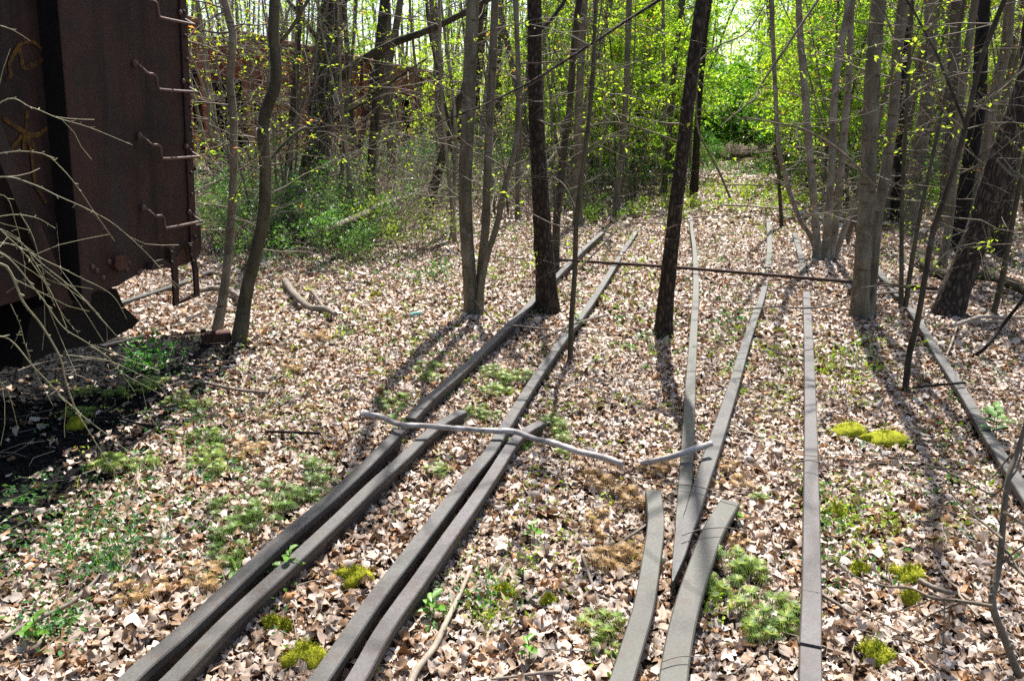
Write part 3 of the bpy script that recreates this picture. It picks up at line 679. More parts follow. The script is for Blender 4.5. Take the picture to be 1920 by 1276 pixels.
# ================================================================ TREES
GREEN = [(0.20, 0.33, 0.03), (0.25, 0.38, 0.03), (0.16, 0.29, 0.03), (0.29, 0.38, 0.045), (0.12, 0.22, 0.025)]
YGREEN = [(0.26, 0.36, 0.03), (0.32, 0.40, 0.04), (0.22, 0.33, 0.03), (0.34, 0.37, 0.05), (0.30, 0.38, 0.05)]
DGREEN = [(0.035, 0.12, 0.035), (0.05, 0.16, 0.045), (0.06, 0.18, 0.05), (0.045, 0.14, 0.06), (0.09, 0.20, 0.06)]
RUSTY = [(0.28, 0.34, 0.04), (0.24, 0.34, 0.04), (0.40, 0.15, 0.08), (0.22, 0.30, 0.04), (0.26, 0.34, 0.04)]
def limb(mb, p, d, L, r, g, lv, leaves, mat=0, grav=0.0, kids=3, wig=0.22, dens=1.0):
    n = max(4, int(L / 0.25) + 3) if L < 2.5 else 12
    P = [np.array(p, float)]; d = np.array(d, float); step = L / (n - 1); D = []
    for _ in range(n - 1):
        d = d + wig * g.standard_normal(3) * 0.55; d[2] += grav; d /= np.linalg.norm(d)
        P.append(P[-1] + d * step); D.append(d.copy())
    P = np.array(P)
    mb.tube(P, np.linspace(r, max(r * 0.3, 0.0012), n), 6 if r > .012 else (4 if r > .004 else 3), mat, cap=False)
    if lv > 0:
        k = max(1, int(kids * (0.6 + 0.8 * g.random())))
        for _ in range(k):
            i = int(g.integers(max(1, n // 4), n)); dd = D[min(i, n - 2)] + 0.9 * g.standard_normal(3); dd /= np.linalg.norm(dd)
            limb(mb, P[i], dd, L * g.uniform(0.3, 0.6), r * 0.5, g, lv - 1, leaves, mat, grav, kids, wig, dens)
    if leaves is not None and dens > 0:
        m = int(g.poisson(dens * L * 3.4))
        if m: 
            t = g.uniform(0.15, 1, m) * (n - 1); i = np.clip(t.astype(int), 0, n - 2); f = (t - i)[:, None]
            cq = P[i] * (1 - f) + P[i + 1] * f; cq = np.repeat(cq, 3, 0); leaves.append(cq + 0.018 * g.standard_normal(cq.shape))
def stem_mesh(P, R, g, n=12, lump=0.05, flare=1.3):
    """trunk: finely ringed tube with root flare, knots and slow swelling"""
    P = np.asarray(P, float); L = np.cumsum(np.r_[0, np.linalg.norm(np.diff(P, axis=0), axis=1)])
    m = int(max(14, min(110, L[-1] / 0.09)))
    s = np.linspace(0, 1, m) ** 1.25 * L[-1]
    Q = np.stack([np.interp(s, L, P[:, k]) for k in range(3)], -1); r = np.interp(s, L, R)
    r = r * (1 + (flare - 1) * np.exp(-s / (0.10 + 2.0 * R[0])))
    mb = MB(); T = np.gradient(Q, axis=0); T /= np.linalg.norm(T, axis=1, keepdims=True)
    A = np.cross(T, [0.13, 1, 0.02]); A /= np.linalg.norm(A, axis=1, keepdims=True); B = np.cross(T, A)
    th = np.arange(n) * 2 * math.pi / n; o = g.uniform(0, 6, 6)
    rr = r[:, None] * (1 + lump * (np.sin(2 * th[None] + o[0] + 1.3 * s[:, None]) + 0.7 * np.sin(3 * th[None] + o[1] - 2.1 * s[:, None] / 1.0)) + 0.4 * lump * g.standard_normal((m, n)))
    rr *= 1 + 0.35 * np.exp(-s[:, None] / 0.12) * np.maximum(0, np.sin(3 * th[None] + o[2])) * (flare > 1.15)
    for _ in range(max(1, int(L[-1] * 0.8))):
        k0 = g.uniform(0.2, L[-1]); t0 = g.uniform(0, 6.28)
        rr += 0.22 * r[:, None] * np.exp(-((s[:, None] - k0) / (0.7 * R[0] + .02)) ** 2 - (np.angle(np.exp(1j * (th[None] - t0))) / 0.5) ** 2)
    V = (Q[:, None] + rr[..., None] * (np.cos(th)[None, :, None] * A[:, None] + np.sin(th)[None, :, None] * B[:, None])).reshape(-1, 3)
    i = np.arange(m - 1)[:, None] * n; j = np.arange(n)[None]; j2 = (j + 1) % n
    mb.add(V, np.stack([i + j, i + j2, i + n + j2, i + n + j], -1).reshape(-1, 4))
    return mb
NTREE = [0]
def hero(label, stems, barkm, H=9.0, leafpal=None, dens=0.25, dead=6, top=10, cat='tree', group=None, Y=None, limbs=(), leaf=0.036, twigm='twig', name='tree', lump=0.05, sag=0.0, seed=None, mossy=False):
    """stems: list of (photo polyline from the foot up, width at foot px, width at top px[, depth offset])"""
    NTREE[0] += 1; g = np.random.default_rng(seed or (100 + NTREE[0]))
    b0 = gnd(*stems[0][0][0]) if Y is None else pp(*stems[0][0][0], Y)
    if Y is not None: b0[2] = ground_z(b0[0], b0[1])
    Yb = b0[1]; root = new_empty(name, b0); tag(root, label, cat, group)
    crown = MB(); leaves = []
    for st in stems:
        px, w0, w1 = st[:3]; Y0 = Yb + (st[3] if len(st) > 3 else 0.0)
        P = np.array([pp(u, v, Y0) for u, v in px])
        if Y is None or True: P[0][2] = min(P[0][2], float(ground_z(P[0][0], P[0][1])) + 0.02)
        dz = 0.05 * np.sin(P[:, 2] * 1.3 + NTREE[0]); P[:, 1] += dz * (P[:, 2] - P[0][2]).clip(0, 1)
        zc = depth(P[0]); r0 = w0 / 2 * zc / F; r1 = w1 / 2 * zc / F
        P = bez(P, max(8, len(P) * 4)); nvis = len(P)
        R = list(np.linspace(r0, r1, nvis)); P = [p for p in P]
        P[0] = P[0] - np.array([0, 0, 0.06])
        d = P[-1] - P[-4]; d /= np.linalg.norm(d); d[2] = max(d[2], 0.5)
        zt = max(H, P[-1][2] + 1.0); nn = 10; rem = (zt - P[-1][2]) / nn
        rv = R[-1]
        for q in range(nn):
            d = d + 0.06 * g.standard_normal(3); d[2] += 0.05; d /= np.linalg.norm(d); P.append(P[-1] + d * rem); R.append(rv * (1 - (q + 1) / nn * 0.85))
        P = np.array(P); R = np.array(R)
        stem_mesh(P - b0, R, g, 14 if r0 > .05 else 9, lump, 1.35 if r0 > .03 else 1.1).build('trunk', [MT[barkm]], root)
        zz = P[:, 2]
        for q in range(int(dead)):          # thin dry side twigs on the part in view
            i = int(g.integers(nvis // 4, nvis)); a = g.uniform(0, 6.28)
            limb(crown, P[i] - b0, (math.cos(a), math.sin(a), g.uniform(-.2, .6)), g.uniform(.3, 1.3), min(R[i] * .3, .0065), g, 1, leaves, 0, -0.01, 2, 0.25, dens * 1.2)
        for q in range(int(top)):
            i = int(g.integers(nvis, len(P))) if q else len(P) - 1; a = g.uniform(0, 6.28)
            limb(crown, P[i] - b0, (math.cos(a), math.sin(a), g.uniform(.1, .9)), g.uniform(.9, 2.2), min(max(R[i] * .55, .008), .03), g, 2, leaves, 0, 0.0, 3, 0.2, dens)
    for lb in limbs:
        px, w0, w1 = lb[:3]; Y0 = Yb + (lb[3] if len(lb) > 3 else 0); sl = lb[4] if len(lb) > 4 else 0.0
        P = np.array([pp(u, v, Y0 + sl * k / (len(px) - 1)) for k, (u, v) in enumerate(px)]); zc = depth(P[0])
        P = bez(P, max(10, 6 * len(P))); 
        bm = MB(); rr = np.linspace(w0, w1, len(P)) / 2 * zc / F
        bm.tube(P - b0, rr, 8, wob=.05, rng=g)
        lb_leaves = []
        for q in range(int(len(P) * 0.35)):
            i = int(g.integers(len(P) // 3, len(P))); dd = g.standard_normal(3); dd /= np.linalg.norm(dd)
            limb(bm, P[i] - b0, dd, g.uniform(.15, .6), min(.004, rr[i] * .5), g, 1, lb_leaves, 0, 0, 2, .25, dens)
        if lb_leaves: leaf_quads(bm, np.concatenate(lb_leaves), leaf * .8, g, 1, leafpal or YGREEN)
        bm.build('branch', [MT[barkm] if w0 > 5 else MT[twigm], MT['leaf']], root)
    if leaves and leafpal: leaf_quads(crown, np.concatenate(leaves), leaf, g, 1, leafpal)
    crown.build('crown', [MT[twigm], MT['leaf']], root)
    return root, b0

hero('slim pale mottled sapling beside the end of the dark hopper', [([(406, 628), (416, 560), (425, 480), (432, 390), (437, 300), (438, 220), (433, 150), (440, 70), (432, 30), (424, 0)], 17, 12)], 'birch', 7.5, RUSTY, .55, 16, 6, leaf=.04,
     limbs=[([(438, 60), (410, 62), (380, 58), (362, 66)], 5, 2, 0.05), ([(434, 85), (400, 90), (362, 105)], 4, 2, .1), ([(437, 175), (400, 190), (365, 185)], 4, 2, .2), ([(436, 215), (470, 190), (505, 178)], 4, 2, -.1), ([(437, 232), (480, 212), (520, 210)], 4, 2, .1), ([(425, 480), (450, 430), (500, 395)], 4, 2, .1)])
hero('dark sinuous young tree with a crook, right of the slim mottled sapling', [([(449, 642), (455, 590), (463, 540), (480, 470), (494, 410), (499, 350), (499, 300), (496, 250), (503, 205), (519, 165), (522, 120), (517, 70), (519, 0)], 25, 17)], 'olive', 8.0, YGREEN, .3, 6, 8,
     limbs=[([(519, 85), (545, 55), (578, 0), (600, -40)], 8, 5, 0.0), ([(507, 298), (540, 262), (572, 240), (585, 245), (612, 205)], 7, 3, .0, .3), ([(508, 310), (545, 300), (580, 270)], 4, 2, .0)])
vt, vb = hero('massive shaggy leaning trunk draped with vines before the red hopper cars', [([(578, 425), (584, 370), (591, 310), (600, 240), (607, 180), (614, 120), (619, 60), (628, 0)], 52, 42)], 'mossy', 9.0, YGREEN, .3, 8, 8, lump=.09,
     limbs=[([(632, 150), (668, 120), (700, 100), (745, 78), (800, 58), (860, 30), (915, 0), (960, -30)], 16, 9, -.1, -.5), ([(600, 250), (640, 215), (690, 190), (740, 150), (800, 110)], 6, 3, -.2, -.4), ([(612, 90), (570, 40), (540, 0)], 12, 8, 0, .3)])
vm = MB(); vg = np.random.default_rng(5)
for q in range(16):                          # hanging vines
    u = vg.uniform(-34, 40); s0 = vg.uniform(-60, 120)
    px = [(610 + u * .6 + vg.uniform(-6, 6), s0), (604 + u + vg.uniform(-8, 8), s0 + 110), (598 + u * 1.1 + vg.uniform(-14, 14), s0 + 220), (590 + u * 1.2 + vg.uniform(-25, 25), min(410, s0 + 330))]
    P = bez([pp(a, b, vb[1] - vg.uniform(.15, .4)) for a, b in px], 14) - vb; P += np.cumsum(.012 * vg.standard_normal(P.shape), 0); vm.tube(P, vg.uniform(.004, .011), 5, cap=False)
vm.build('vines', [MT['deadwood']], vt)
hero('grey three stemmed tree growing from one foot left of the dark rough trunk', [([(885, 590), (879, 500), (874, 420), (873, 330), (877, 250), (880, 150), (884, 60), (886, 0)], 25, 21), ([(896, 585), (903, 500), (911, 420), (914, 330), (918, 215), (923, 130), (928, 0)], 17, 13, .05), ([(897, 586), (908, 500), (932, 420), (948, 345), (968, 265), (972, 168), (968, 0)], 13, 8, -.06)], 'grey', 9.0, YGREEN, .25, 8, 6)
hero('upright dark trunk with flaking bark standing at the left rail', [([(1026, 588), (1022, 500), (1017, 420), (1012, 330), (1006, 220), (1003, 120), (1002, 0)], 36, 25)], 'cherry', 10.0, YGREEN, .2, 6, 8,
     limbs=[([(1004, 60), (1030, 40), (1060, 0), (1075, -30)], 9, 6, .0, .3), ([(1009, 225), (1040, 235), (1090, 222)], 4, 2, -.05, -.3)])
hero('slim dark stem leaning right, just behind the upright flaking trunk', [([(1041, 520), (1042, 487), (1044, 420), (1050, 350), (1057, 286), (1067, 219), (1072, 150), (1077, 84), (1086, 0)], 14, 12)], 'dark', 8.5, YGREEN, .2, 5, 5)
hero('straight grey brown pole behind the very thin sapling of the second rail', [([(1084, 425), (1084, 360), (1086, 303), (1085, 220), (1088, 135), (1095, 0)], 16, 14)], 'grey', 9.0, YGREEN, .25, 5, 6)
hero('very thin bare sapling standing right beside the second rail', [([(1069, 680), (1072, 600), (1078, 514), (1080, 430), (1085, 370), (1095, 290), (1106, 202), (1112, 100), (1116, 0)], 10, 7)], 'olive', 5.5, YGREEN, .3, 8, 4,
     limbs=[([(1079, 510), (1110, 480), (1150, 438), (1172, 420)], 3.5, 1.5, .0, .3), ([(1083, 400), (1060, 350), (1035, 330)], 3, 1.5, .0, .3), ([(1092, 300), (1130, 260), (1180, 240)], 3, 1.5)])
hero('dark leaning trunk with flaking bark standing alone between the two tracks', [([(1245, 632), (1249, 560), (1256, 490), (1262, 420), (1269, 350), (1276, 290), (1285, 215), (1293, 150), (1303, 80), (1316, 0)], 29, 21)], 'cherry', 10.0, YGREEN, .2, 6, 8,
     limbs=[([(1330, -60), (1236, 0), (1170, 42), (1111, 81), (1010, 145), (933, 185), (870, 212), (818, 232)], 7, 2, .0, -1.2), ([(1296, 130), (1340, 90), (1400, 60), (1440, 0)], 4, 2, 0, .3), ([(1278, 270), (1230, 250), (1160, 230), (1100, 235)], 3.5, 1.5, 0, -.3)])
hero('clump of pale banded birch stems with one dark bent outer stem',
     [([(1532, 490), (1529, 428), (1516, 286), (1509, 168), (1503, 80), (1500, 0)], 14, 11), ([(1546, 495), (1550, 420), (1556, 320), (1560, 270), (1566, 168), (1580, 80), (1597, 0)], 15, 11, .05), ([(1556, 494), (1565, 420), (1576, 303), (1590, 168), (1598, 50), (1600, 0)], 13, 10, .1),
      ([(1560, 492), (1583, 428), (1603, 370), (1618, 300), (1628, 200)], 11, 7, .15), ([(1540, 492), (1530, 470), (1518, 440), (1500, 415), (1480, 364), (1466, 310), (1458, 270), (1452, 100), (1450, 0)], 10, 7, .12)], 'birch', 9.0, RUSTY, .5, 7, 6,
     limbs=[([(1566, 180), (1600, 150), (1650, 140)], 3, 1.5)])
hero('pair of smooth grey trunks fused at the foot by the pipe end', [([(1611, 597), (1614, 520), (1620, 420), (1628, 320), (1635, 230), (1644, 90), (1653, 0)], 31, 23), ([(1627, 594), (1632, 520), (1640, 430), (1648, 380), (1664, 303), (1681, 185), (1688, 100), (1699, 0)], 21, 18, .08)], 'grey', 10.0, YGREEN, .25, 7, 8,
     limbs=[([(1640, 348), (1600, 305), (1552, 266), (1500, 240), (1450, 230), (1392, 219)], 5, 2, -.12, -.4), ([(1580, -70), (1534, 0), (1482, 77), (1425, 162), (1415, 185), (1380, 212), (1350, 238)], 6, 2, -.3, -.8), ([(1685, 200), (1740, 160), (1800, 140), (1860, 135)], 5, 2, 0, -.3), ([(1690, 120), (1665, 40), (1650, 0)], 4, 2)])
hero('thin twin grey stems rising beside the greenish rail piece', [([(1689, 580), (1690, 520), (1692, 430), (1697, 340), (1703, 240), (1712, 0)], 9, 6), ([(1697, 580), (1708, 500), (1721, 430), (1740, 350), (1757, 280), (1790, 120), (1810, 0)], 9, 6)], 'olive', 7.0, YGREEN, .3, 7, 4)
hero('thin dark sapling bowing to the right in front of the scaly trunk', [([(1697, 735), (1702, 690), (1707, 660), (1724, 598), (1741, 514), (1758, 430), (1772, 390), (1799, 303), (1819, 219), (1839, 118), (1868, 34), (1880, 0)], 12, 8)], 'dark', 6.0, YGREEN, .3, 8, 4,
     limbs=[([(1819, 219), (1870, 170), (1925, 120)], 4, 2, 0, -.2), ([(1812, 240), (1760, 110), (1735, 60), (1700, 0)], 6, 4, .3, .3), ([(1790, 330), (1850, 300), (1925, 240)], 3.5, 1.5, 0, -.2), ([(1741, 514), (1780, 470), (1830, 455)], 3, 1.5)])
hero('thick leaning trunk with scaly plated bark near the right edge', [([(1775, 592), (1790, 550), (1806, 515), (1822, 470), (1838, 430), (1850, 385), (1873, 303), (1903, 219), (1925, 140), (1960, 0)], 48, 33)], 'scaly', 9.0, YGREEN, .15, 9, 6, lump=.06,
     limbs=[([(1868, 300), (1900, 330), (1930, 330)], 5, 3, -.2, -.2), ([(1820, 480), (1845, 470), (1866, 430), (1878, 390)], 12, 7, -.15, -.2)])
hero('grey trunk standing behind the thin twin stems', [([(1703, 432), (1708, 380), (1716, 310), (1727, 240), (1736, 185), (1743, 110), (1748, 0)], 27, 22)], 'grey', 9.5, RUSTY, .4, 6, 7)
hero('black wet looking trunk behind the scaly leaning trunk', [([(1793, 470), (1799, 428), (1806, 370), (1815, 303), (1826, 240), (1834, 190), (1842, 90), (1850, 0)], 28, 20)], 'black', 9.0, YGREEN, .3, 6, 7)
hero('dark crooked trunk left of the grey trunk behind the twin stems', [([(1679, 418), (1682, 360), (1685, 300), (1692, 230), (1694, 160), (1706, 60), (1706, 0)], 20, 11)], 'black', 9.0, YGREEN, .3, 6, 6)
hero('grey leaning pole between the black trunk and the thin bowing sapling', [([(1764, 520), (1770, 470), (1779, 420), (1793, 303), (1808, 168), (1822, 60), (1830, 0)], 15, 13)], 'grey', 9.0, RUSTY, .4, 6, 6)
hero('mid grey trunk rising behind the upper part of the scaly leaning trunk', [([(1826, 445), (1836, 380), (1852, 260), (1870, 160), (1884, 90), (1890, 0)], 20, 17)], 'grey', 9.5, RUSTY, .4, 6, 7)
hero('stout dark brown trunk at the right edge behind the scaly trunk', [([(1872, 480), (1880, 420), (1892, 340), (1906, 250), (1920, 150), (1935, 0)], 30, 24)], 'cherry', 9.5, YGREEN, .3, 5, 7)
hero('thin leaning stem rooted right of the scaly trunk foot', [([(1862, 592), (1876, 540), (1888, 480), (1897, 420), (1908, 350), (1925, 250)], 11, 8)], 'olive', 6.5, YGREEN, .3, 7, 4)
hero('slim pole with mossy foot at the left edge of the lying logs', [([(694, 425), (695, 370), (698, 303), (704, 219), (707, 160), (716, 80), (724, 0)], 20, 10)], 'mossy', 8.0, YGREEN, .4, 8, 6,
     limbs=[([(702, 240), (740, 232), (790, 222), (830, 200)], 4, 2, 0, -.2), ([(700, 270), (740, 262), (800, 245)], 3.5, 2, 0, -.3)])
hero('mossy trunk slanting to the right in front of the green bush', [([(798, 418), (808, 370), (822, 320), (833, 285), (842, 253), (856, 200), (872, 160), (893, 90), (905, 0)], 19, 11)], 'mossy', 8.5, YGREEN, .3, 6, 6,
     limbs=[([(845, 245), (820, 130), (805, 60), (798, 0)], 6, 4, .2, .3)])
hero('broad brown trunk behind the three stemmed grey tree', [([(856, 335), (863, 290), (872, 240), (886, 180), (894, 130), (900, 60), (906, 0)], 30, 20)], 'cherry', 11.0, YGREEN, .3, 4, 8)
hero('straight grey pole in the middle distance left of the flaking upright trunk', [([(971, 415), (970, 340), (974, 260), (976, 170), (970, 90), (966, 0)], 9, 8)], 'grey', 9.0, YGREEN, .4, 6, 6)
hero('slim straight trunk rising from the leaves between the two dark flaking trunks', [([(1155, 405), (1159, 350), (1165, 303), (1171, 220), (1175, 135), (1179, 0)], 12, 10)], 'grey', 9.0, GREEN, .4, 7, 6,
     limbs=[([(1172, 200), (1140, 215), (1110, 240)], 3, 1.5), ([(1168, 280), (1210, 250), (1262, 190)], 3, 1.5, 0, .3)])
hero('brown trunk in the middle distance left of the lone leaning trunk', [([(1190, 335), (1192, 303), (1200, 220), (1212, 100), (1226, 0)], 14, 15)], 'cherry', 10.0, GREEN, .3, 5, 7)
hero('dark pole slanting across the woods left of the lone leaning trunk', [([(1262, 330), (1253, 229), (1238, 185), (1219, 135), (1190, 70), (1160, 0)], 11, 9)], 'dark', 8.0, GREEN, .3, 3, 4)
hero('thin pole close behind the lone leaning trunk, left of it', [([(1243, 366), (1249, 320), (1256, 235), (1266, 120), (1280, 0)], 10, 9)], 'olive', 8.0, GREEN, .4, 5, 6)
hero('small brown trunk behind the lone leaning trunk, right of it', [([(1300, 362), (1304, 310), (1308, 240), (1314, 160), (1322, 60), (1330, 0)], 14, 9)], 'cherry', 8.0, GREEN, .4, 5, 6)
hero('pale thin pole leaning over the clearing', [([(1372, 378), (1352, 330), (1330, 285), (1312, 250), (1306, 200), (1312, 100)], 5, 3)], 'birch', 6.0, GREEN, .2, 4, 3, name='leaning_pole')
hero('dark stem at the left rim of the birch clump, straight and thin', [([(1466, 426), (1463, 360), (1458, 260), (1453, 170), (1446, 60), (1443, 0)], 7, 6)], 'dark', 8.0, GREEN, .4, 6, 5)
hero('pale trunk in the shade between birch clump and fused grey trunks', [([(1583, 330), (1590, 250), (1596, 170), (1606, 80), (1616, 0)], 10, 9)], 'birch', 9.0, GREEN, .4, 5, 6)
hero('slender grey trunk left of the vine draped tree behind the crooked young tree', [([(538, 430), (540, 340), (548, 240), (556, 130), (562, 0)], 14, 10)], 'mossy', 8.0, YGREEN, .4, 8, 6)
hero('twin forking trunk behind the vine draped tree on its right', [([(668, 380), (668, 300), (655, 200), (650, 100), (644, 0)], 14, 9), ([(668, 380), (672, 300), (690, 200), (704, 100), (716, 0)], 10, 7, .1)], 'dark', 8.0, YGREEN, .5, 9, 6)

# ---------------------------------------------------------------- the woods behind: kinds built once, then copied
def kind(seed, H, r0, barkm, pal, dens, leaf, n_low, n_top, stems=1, zlow=0.6, lean=.06, Llow=(.4, 1.2), levels=2, twigm='twig'):
    g = np.random.default_rng(seed); parts = []; cr = MB(); lv = []
    for s in range(stems):
        base = np.array([0, 0, -.08]) + (0.25 * np.r_[g.standard_normal(2), 0] if stems > 1 else 0)
        d = np.array([lean * g.standard_normal(), lean * g.standard_normal(), 1.0]) + (np.r_[base[:2] * .5, 0] if stems > 1 else 0)
        P = [base]; n = 14
        for q in range(n):
            d = d + .05 * g.standard_normal(3); d[2] = 1; P.append(P[-1] + d / np.linalg.norm(d) * H / n)
        P = np.array(P); R = np.linspace(r0, r0 * .25, n + 1)
        sm = stem_mesh(P, R, g, 8, .05, 1.25); parts.append(sm)
        for q in range(n_low + n_top):
            low = q < n_low
            z = g.uniform(zlow, min(4.0, H)) if low else g.uniform(min(3.5, H * .5), H)
            i = int(np.clip(np.searchsorted(P[:, 2], z), 1, n)); a = g.uniform(0, 6.28)
            Lb = g.uniform(*Llow) if low else g.uniform(.8, 2.0) * H / 9
            limb(cr, P[i], (math.cos(a), math.sin(a), g.uniform(-.1, .7)), Lb, min(R[i] * .4, .012 if low else .025), g, levels, lv, 0, 0.0, 3, .22, dens)
    if lv and pal: leaf_quads(cr, np.concatenate(lv), leaf, g, 1, pal)
    tm = MB()
    for p in parts:
        for a in range(len(p.v)): tm.v.append(p.v[a]); tm.l.append(p.l[a] + tm.n); tm.t.append(p.t[a]); tm.m.append(p.m[a]); tm.c.append(p.c[a]); tm.s.append(p.s[a])
        tm.n += p.n
    return tm.mesh('trunk', [MT[barkm]]), cr.mesh('crown', [MT[twigm], MT['leaf']])
K = {}
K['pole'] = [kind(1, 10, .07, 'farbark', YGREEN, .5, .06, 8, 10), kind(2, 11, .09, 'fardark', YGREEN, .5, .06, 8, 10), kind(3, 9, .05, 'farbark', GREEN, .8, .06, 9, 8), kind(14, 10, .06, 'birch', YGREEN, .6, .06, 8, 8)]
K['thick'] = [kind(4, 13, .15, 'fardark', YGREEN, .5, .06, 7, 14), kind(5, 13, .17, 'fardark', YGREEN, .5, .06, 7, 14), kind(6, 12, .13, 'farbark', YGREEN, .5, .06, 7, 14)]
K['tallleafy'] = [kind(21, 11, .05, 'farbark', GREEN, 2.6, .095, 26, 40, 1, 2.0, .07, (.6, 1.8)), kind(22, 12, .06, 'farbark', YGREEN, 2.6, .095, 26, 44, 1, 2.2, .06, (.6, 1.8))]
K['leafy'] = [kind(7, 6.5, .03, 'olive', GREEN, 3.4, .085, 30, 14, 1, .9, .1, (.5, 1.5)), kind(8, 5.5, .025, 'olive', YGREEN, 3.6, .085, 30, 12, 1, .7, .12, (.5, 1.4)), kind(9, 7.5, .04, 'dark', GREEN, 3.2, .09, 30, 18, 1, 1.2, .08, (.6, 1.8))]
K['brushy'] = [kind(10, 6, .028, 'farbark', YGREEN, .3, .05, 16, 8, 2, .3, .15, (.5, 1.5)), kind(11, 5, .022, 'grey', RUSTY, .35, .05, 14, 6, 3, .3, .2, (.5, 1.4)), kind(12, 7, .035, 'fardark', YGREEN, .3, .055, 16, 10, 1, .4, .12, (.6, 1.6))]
NAMES = {'tallleafy': 'leafy_tree', 'pole': 'slender_tree', 'thick': 'big_tree', 'leafy': 'leafy_sapling', 'brushy': 'brushy_sapling'}
PLACED = []
def plant(kd, x, y, g, label, group, sc=1.0):
    t, c = K[kd][int(g.integers(0, len(K[kd])))]
    r = new_empty(NAMES[kd], (x, y, float(ground_z(x, y)))); r.rotation_euler = (0, 0, g.uniform(0, 6.28))
    s = sc * g.uniform(.8, 1.2); r.scale = (s, s, s * g.uniform(.9, 1.1))
    tag(r, label, 'tree', group)
    for nm, me in (('trunk', t), ('crown', c)):
        o = bpy.data.objects.new(nm, me); COL.objects.link(o); o.parent = r
    PLACED.append((x, y))
PATHX = lambda y: 0.262 * y + 0.35          # centre line of the clearing that the tracks keep open
def scatter(kd, n, u0, u1, y0, y1, label, group, g, clear=1.5, sc=1.0, mind=.55):
    k = 0; tries = 0
    while k < n and tries < n * 40:
        tries += 1
        y = math.sqrt(g.uniform(y0 * y0, y1 * y1)); u = g.uniform(u0, u1); x = (u - 960) / math.hypot(F, 403) * y
        if abs(x - PATHX(y)) < clear and y < 62: continue
        if x < PATHX(y) and x > -0.06 * y - .9 and y < 11.5: continue
        s_ = x * DV[0] + y * DV[1]; dl = x * NL[0] + y * NL[1]
        if s_ > 3 and 10.0 < dl < 13.6: continue                       # not inside the far cars
        if dl > 2.6 and s_ < 6.3: continue
        if any((x - a) ** 2 + (y - b) ** 2 < mind * mind for a, b in PLACED): continue
        plant(kd, x, y, g, label, group, sc); k += 1
sg = np.random.default_rng(77)
scatter('pole', 18, 380, 1160, 14, 34, 'slender bare pole tree in the thin woods left of the clearing', 'slender trees left of the clearing', sg)
scatter('pole', 22, 1180, 1480, 18, 42, 'slender tree at the far end of the clearing', 'slender trees round the far clearing', sg, 1.3)
scatter('pole', 38, 1500, 2000, 12, 36, 'slender tree in the crowded woods right of the birch clump', 'slender trees right of the clearing', sg)
scatter('thick', 7, 780, 1150, 18, 42, 'large far trunk in the woods left of the clearing', 'large far trees left of the clearing', sg, 1.6, 1.0, 1.5)
scatter('thick', 12, 1480, 2000, 16, 42, 'large far trunk in the woods right of the clearing', 'large far trees right of the clearing', sg, 1.6, 1.0, 1.5)
scatter('tallleafy', 14, 1080, 1700, 20, 46, 'tall tree with bright fresh leaves over the far end of the clearing', 'tall leafy trees round the clearing', sg, 2.4, 1.0, 1.0)
scatter('tallleafy', 6, 620, 1080, 24, 48, 'tall tree with thin fresh leaves in the woods left of the clearing', 'tall leafy trees at the left', sg, 1.0, 1.0, 1.0)
scatter('leafy', 34, 1060, 1500, 17, 40, 'bright leafy sapling round the far end of the clearing', 'leafy saplings round the clearing', sg, 2.0)
scatter('leafy', 26, 1380, 1720, 15, 36, 'bright leafy sapling behind the birch clump', 'leafy saplings behind the birch clump', sg, 1.5)
scatter('leafy', 10, 1650, 2000, 20, 40, 'leafy sapling deep in the woods at the right', 'leafy saplings at the right', sg)
scatter('leafy', 6, 640, 1100, 22, 42, 'leafy sapling deep in the woods left of the clearing', 'leafy saplings left of the clearing', sg, 1.5, .9)
scatter('brushy', 12, 380, 900, 10.5, 24, 'twiggy sapling in the tangled thicket before the red hopper cars', 'twiggy saplings of the left thicket', sg, 1.6, 1.0, .4)
scatter('brushy', 18, 860, 1250, 15, 30, 'twiggy sapling behind the dark rough trunks in the middle', 'twiggy saplings in the middle', sg, 1.5, 1.0, .4)
scatter('brushy', 24, 1540, 2000, 11, 28, 'twiggy sapling among the trunks on the right', 'twiggy saplings at the right', sg, 1.5, 1.0, .4)

# ---------------------------------------------------------------- the far woods: one mass
fw = MB(); fg = np.random.default_rng(9)
for q in range(520):
    a = fg.uniform(-.75, .75); d = fg.uniform(44, 85); x = d * math.sin(a); y = d * math.cos(a)
    if abs(x - PATHX(y)) < 1.6 and y < 75: continue
    h = fg.uniform(9, 15); z = float(ground_z(x, y)); l = fg.normal(0, .05, 2)
    P = np.array([[x + l[0] * t * h + .15 * math.sin(t * 5 + q), y + l[1] * t * h, z - .1 + t * h] for t in np.linspace(0, 1, 7)])
    fw.tube(P, np.linspace(fg.uniform(.06, .18), .03, 7), 6, 0, cap=False)
for q in range(1700):
    a = fg.uniform(-.75, .75); d = fg.uniform(40, 85); right = a > .04
    c = np.array([d * math.sin(a), d * math.cos(a), fg.uniform(.3, 13) if right or fg.random() < .22 else abs(fg.normal(0, 2.6)) + .4])
    if abs(c[0] - PATHX(c[1])) < 2 and c[2] < 3 and c[1] < 56: continue
    m = int(fg.uniform(40, 120)); P = c + fg.standard_normal((m, 3)) * np.array([1.1, 1.1, .7]); P[:, 2] = np.maximum(P[:, 2], .05)
    leaf_quads(fw, P, .17, fg, 1, GREEN if fg.random() < .5 else YGREEN, asp=.6)
tag(fw.build('far_woods', [MT['farbark'], MT['leaf']]), 'far mass of grey trunks and fresh green leaves behind everything', 'woods', kind='stuff')
